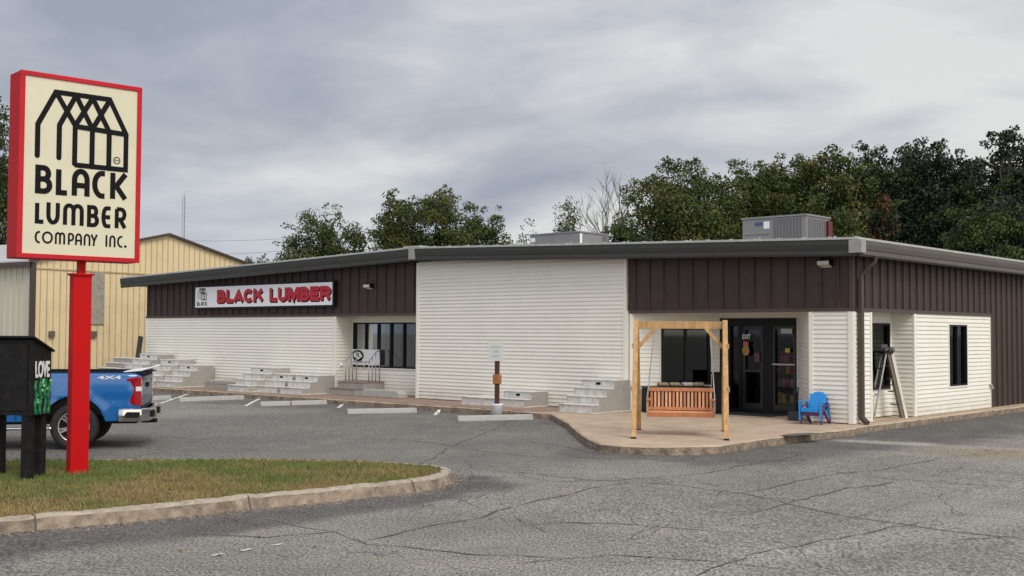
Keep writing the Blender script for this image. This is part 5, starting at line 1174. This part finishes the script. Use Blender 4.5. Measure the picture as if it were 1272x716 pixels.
# ------------------------------------------------------------------ trees
LEAF = {k: mat('leaf_' + k, c, .55, .35, .6) for k, c in dict(olive=(.068, .080, .018), green=(.038, .062, .015), dark=(.020, .033, .014), yell=(.085, .082, .022), pine=(.015, .028, .016), rust=(.09, .035, .02), grey=(.11, .12, .075)).items()}
for m_ in LEAF.values(): m_.node_tree.nodes['Principled BSDF'].inputs['Specular IOR Level'].default_value = .25
def tree(name, label, base, H, blobs, leaves, keys, wts, leaf=.16, trunk=.22, group='trees behind the shop', seed=0, limbs=16, dens=1.0, cat='tree'):
    """blobs: (x, y, z, rx, rz) crown lobes relative to the base"""
    rs = np.random.default_rng(seed); root = empty(name, label, cat, base, 0, group)
    q = MB(); zc = min(b_[2] - b_[4] * .6 for b_ in blobs)
    q.tube([(0, 0, -.3), (.1, .05, zc * .5), (0, 0, zc), (.05, 0, zc + (H - zc) * .3)], [trunk, trunk * .8, trunk * .6, trunk * .3], 8)
    ls = []
    # sub-clumps on the surface/inside of each lobe
    cl = []
    vol = sum(b_[3] ** 2 * b_[4] for b_ in blobs)
    for bx_, by_, bz_, rx_, rz2 in blobs:
        n_ = 20 + int(80 * rx_ ** 2 * rz2 / vol)
        for _ in range(n_):
            d = rs.normal(size=3); d /= np.linalg.norm(d); r_ = rs.uniform(.45, .97)
            if d[2] < -.5: d[2] *= .5
            c = np.array([bx_, by_, bz_]) + d * r_ * np.array([rx_, rx_, rz2]); cl.append((c, rs.uniform(.24, .46) * (rx_ + rz2) / 2 * (1.2 - .45 * r_)))
        for _ in range(4):
            d = rs.normal(size=3); d /= np.linalg.norm(d); d[2] = abs(d[2]); c = np.array([bx_, by_, bz_]) + d * .6 * np.array([rx_, rx_, rz2])
            p1 = Vector((0, 0, zc * .9 + rs.uniform(0, 1) * (bz_ - zc) * .6)); p3 = Vector(c); p2 = p1.lerp(p3, .5) + Vector((0, 0, -.2)); q.tube([p1, p2, p3], [trunk * .35, trunk * .22, .02], 5)
    q.build('trunk', M_BARK, root, smooth=True)
    for bx_, by_, bz_, rx_, rz2 in blobs:
        for _ in range(7):
            d = rs.normal(size=3); d /= np.linalg.norm(d); d[2] = abs(d[2]) * .9 + .1; c = np.array([bx_, by_, bz_]) + d * rs.uniform(1.0, 1.22) * np.array([rx_, rx_, rz2]); cl.append((c, rs.uniform(.07, .16) * (rx_ + rz2) / 2 + .1))
    wsum = sum(r_ ** 2 for _, r_ in cl); V_ = []; mi = []
    for c, r_ in cl:
        n_ = int(leaves * 2.6 * dens * r_ ** 2 / wsum) + 3
        d = rs.normal(size=(n_, 3)); d /= np.linalg.norm(d, axis=1)[:, None]; rr = rs.uniform(.25, 1.12, n_) ** .6; P = c + d * (rr * r_)[:, None] * np.array([1.15, 1.15, .8])
        a = rs.normal(size=(n_, 3)); a /= np.linalg.norm(a, axis=1)[:, None]; b2_ = np.cross(a, rs.normal(size=(n_, 3))); b2_ /= np.linalg.norm(b2_, axis=1)[:, None]
        s_ = rs.uniform(.5, 1.1, n_)[:, None] * leaf; V_.append(np.stack([P - a * s_ * .5, P + b2_ * s_ * .28, P + a * s_ * .5, P - b2_ * s_ * .28], 1))
        k0 = rs.choice(len(keys), p=wts); mi.append(np.where(rs.random(n_) < .86, k0, rs.choice(len(keys), size=n_, p=wts)))
    V_ = np.concatenate(V_); mi = np.concatenate(mi).astype(np.int32); nl = len(V_)
    me = bpy.data.meshes.new('crown'); me.from_pydata(V_.reshape(-1, 3).tolist(), [], np.arange(nl * 4).reshape(-1, 4).tolist())
    for k in keys: me.materials.append(LEAF[k])
    me.polygons.foreach_set('material_index', mi)
    o = bpy.data.objects.new('crown', me); C.objects.link(o); o.parent = root; return root
def T(px0, px1, ptop, Yd, label, keys, wts, lobes, leaves=9000, seed=1, name='broadleaf_tree', leaf=.17, **k):
    """lobes in picture-size fractions: u across, v height (0 base .. 1 top), ru, rv"""
    A = at(px0, ptop, Yd); B = at(px1, ptop, Yd); W3 = B.x - A.x; H = A.z; cx = (A.x + B.x) / 2
    rs = random.Random(seed); bl3 = [((u - .5) * W3, rs.uniform(-.35, .35) * W3 * .5, v * H, ru * W3, rv * H) for u, v, ru, rv in lobes]
    return tree(name, label, (cx, Yd, GZ), H, bl3, leaves, keys, wts, leaf, seed=seed, **k)
ol = (['olive', 'green', 'yell'], [.42, .43, .15]); gr = (['green', 'dark', 'olive'], [.45, .35, .2]); dk = (['dark', 'pine', 'green'], [.45, .3, .25])
T(344, 462, 254, 66, 'round olive tree behind the utility pole, left of the roof peak', *ol, [(.45, .84, .28, .15), (.22, .68, .22, .18), (.75, .74, .24, .17), (.5, .62, .42, .2), (.9, .56, .12, .1), (.4, .5, .45, .2)], 12000, 3, dens=.9)
T(470, 590, 234, 62, 'tall green tree just behind the roof peak', *ol, [(.20, .86, .2, .13), (.66, .88, .26, .12), (.45, .76, .42, .18), (.78, .68, .28, .18), (.2, .66, .26, .18), (.5, .5, .5, .22)], 17000, 4)
T(560, 642, 250, 64, 'smaller rounded green tree right of the roof peak', *ol, [(.5, .85, .36, .13), (.45, .7, .48, .16), (.75, .62, .32, .15), (.5, .5, .5, .2)], 10000, 5)
T(292, 342, 311, 95, 'low dark bush far behind the tan building roof', *gr, [(.3, .75, .28, .2), (.65, .8, .3, .18), (.5, .5, .45, .3)], 3500, 6, name='distant_tree', leaf=.22)
T(-60, 22, 118, 70, 'dark tall tree at the left picture edge behind the sign', *gr, [(.6, .85, .35, .12), (.7, .65, .35, .2), (.5, .45, .45, .25), (.85, .35, .2, .2)], 12000, 8, leaf=.22)
T(668, 740, 240, 64, 'sparse airy grey-leaved tree behind the plain air conditioner', ['grey', 'green'], [.7, .3], [(.52, .86, .24, .12), (.5, .70, .30, .14), (.2, .6, .16, .1), (.75, .62, .2, .1), (.3, .5, .3, .12)], 2300, 9, name='sparse_tree', leaf=.14, trunk=.16)
T(640, 688, 283, 60, 'scrubby young tree left of the plain air conditioner', ['grey', 'green'], [.5, .5], [(.3, .85, .2, .2), (.6, .8, .25, .16), (.5, .6, .4, .3)], 1500, 10, name='sparse_tree', leaf=.14, trunk=.1)
# right-hand tree belt
full = [(.5, .52, .5, .3), (.3, .4, .4, .25), (.7, .38, .4, .25)]
T(766, 922, 194, 56, 'broad olive green tree left of the louvered air conditioner', *ol, [(.50, .87, .27, .12), (.27, .78, .22, .14), (.80, .80, .2, .15), (.55, .72, .38, .2), (.2, .55, .22, .22), (.75, .6, .3, .25)] + full, 34000, 12, leaf=.175)
T(745, 815, 266, 52, 'dark low tree at the left foot of the big tree belt', *gr, [(.4, .8, .3, .2), (.65, .7, .35, .25), (.3, .5, .35, .3)], 8000, 13)
T(895, 1015, 188, 58, 'olive tree directly above the louvered air conditioner', *ol, [(.28, .85, .26, .12), (.72, .89, .28, .11), (.5, .76, .5, .18), (.25, .6, .35, .2), (.75, .6, .35, .2)] + full, 30000, 14, leaf=.175)
T(980, 1080, 181, 55, 'yellowish green tree rising right of the louvered air conditioner', *ol, [(.45, .90, .32, .10), (.72, .80, .3, .14), (.25, .78, .3, .16), (.5, .64, .5, .2)] + full, 22000, 15, leaf=.2)
T(1045, 1170, 176, 57, 'dark tree with thin upper twigs in the middle of the right belt', *dk, [(.28, .88, .26, .1), (.72, .91, .26, .09), (.5, .78, .5, .16), (.25, .62, .35, .2), (.75, .6, .35, .2)] + full, 26000, 16, leaf=.2)
T(1125, 1222, 170, 54, 'dark tall tree second from the right edge', *dk, [(.35, .91, .30, .09), (.72, .85, .28, .11), (.45, .74, .48, .16), (.5, .58, .5, .2)] + full, 23000, 17, leaf=.2)
T(1190, 1330, 160, 52, 'darkest tallest tree at the right edge', *dk, [(.38, .93, .17, .07), (.62, .87, .26, .1), (.3, .78, .3, .14), (.7, .72, .35, .16), (.4, .58, .45, .2)] + full, 26000, 18, leaf=.2)
T(930, 1100, 225, 66, 'dark filler tree farther back between the olive and the dark trees', *dk, [(.3, .85, .3, .14), (.7, .86, .3, .13), (.5, .65, .5, .25)] + full, 16000, 22, leaf=.24)
T(1100, 1275, 205, 66, 'dark filler tree farther back behind the two tallest trees', *dk, [(.3, .86, .3, .13), (.7, .86, .3, .13), (.5, .65, .5, .25)] + full, 16000, 23, leaf=.24)
T(1075, 1125, 232, 50, 'reddish autumn bush in front of the dark belt', ['rust', 'dark', 'green'], [.2, .5, .3], [(.5, .82, .35, .14), (.4, .6, .45, .2)], 6000, 19, name='autumn_tree')
T(1015, 1075, 248, 49, 'lighter feathery green shrub right of the louvered unit', ['olive', 'grey', 'green'], [.5, .12, .38], [(.5, .82, .4, .16), (.5, .55, .45, .25)], 7000, 20)
T(1165, 1290, 240, 47, 'green spreading tree above the right end of the gutter', ['green', 'dark', 'olive'], [.5, .35, .15], [(.3, .8, .25, .15), (.7, .85, .28, .13), (.5, .6, .45, .22)], 13000, 21)
# bare tree
br_root = empty('bare_tree', 'leafless grey tree between the two air conditioners', 'tree', (at(764, 300, 60).x, 60, GZ), 0, 'trees behind the shop'); br_root.scale = (.92, .92, .92)
q = MB(); rs = random.Random(5)
def branch(p, d, ln, r_, lv):
    pts = [p]; 
    for k in range(4): d = (d + Vector((rs.uniform(-.15, .15), rs.uniform(-.15, .15), rs.uniform(-.02, .12)))).normalized(); pts.append(pts[-1] + d * ln / 4)
    q.tube(pts, [r_, r_ * .85, r_ * .7, r_ * .55, r_ * .4], 5)
    if lv > 0:
        for k in range(4 if lv > 1 else 3):
            i = rs.choice((1, 2, 3, 4)); nd_ = (d + Vector((rs.uniform(-.7, .7), rs.uniform(-.5, .5), rs.uniform(-.1, .5)))).normalized(); branch(pts[i], nd_, ln * rs.uniform(.45, .75), r_ * .55, lv - 1)
q.tube([(0, 0, -.2), (.1, 0, 3.0)], [.2, .14], 8)
branch(Vector((.1, 0, 2.8)), Vector((-.3, 0, 1)), 4.2, .07, 4); branch(Vector((.1, 0, 2.8)), Vector((.22, .1, 1)), 4.8, .075, 4); branch(Vector((.1, 0, 3.2)), Vector((-.05, .1, 1)), 4.0, .06, 4)
q.build('trunk', mat('grey_bare_bark', (.095, .085, .075), .9, .2, 4), br_root)

# ------------------------------------------------------------------ pole, wires, mast
Pp = at(366, 320, 75); up_ = empty('utility_pole', 'grey utility pole in front of the round olive tree', 'utility pole', (Pp.x, 75, GZ))
ht = at(366, 297, 75).z - GZ; q = MB(); q.tube([(0, 0, 0), (0, 0, ht)], [.17, .12], 8); q.build('pole_shaft', mat('weathered_pole', (.2, .18, .16), .9), up_)
q = MB(); z = at(370, 312, 75).z - GZ; q.box(-.1, .75, -.06, .06, z - .05, z + .05); q.build('crossarm', mat('weathered_arm', (.25, .24, .22), .9), up_)
for k, (py0, py1) in enumerate(((294, 296), (313, 311))):
    a = at(120, py0, 82); b_ = at(366, py1, 75 if k else 75.2); q = MB(); pts = [a.lerp(b_, i / 12) - Vector((0, 0, .25 * 4 * (i / 12) * (1 - i / 12))) for i in range(13)]; q.tube(pts, .009, 4)
    o = q.build('power_line', mat('cable', (.10, .10, .11), .6)); tag(o, ['upper thin wire running left from the utility pole', 'lower thin wire running left from the utility pole'][k], 'wire', 'overhead wires')
a = at(228, 300, 220); topm = at(228, 243, 220); am = empty('radio_mast', 'very thin lattice mast far behind the tan building', 'mast', (a.x, 220, GZ))
q = MB(); Hm = topm.z - GZ; s_ = .3
for x, y in ((-s_, -s_), (s_, -s_), (0, s_)): q.tube([(x, y, 0), (x * .8, y * .8, Hm)], .045, 4)
for k in range(int(Hm / .9)): z = k * .9; q.tube([(-s_, -s_, z), (s_, -s_, z + .45)], .025, 4); q.tube([(s_, -s_, z + .45), (-s_, -s_, z + .9)], .025, 4)
q.tube([(0, 0, Hm), (0, 0, Hm + 1)], .03, 4); q.build('lattice', mat('mast_steel', (.28, .28, .3), .5), am)
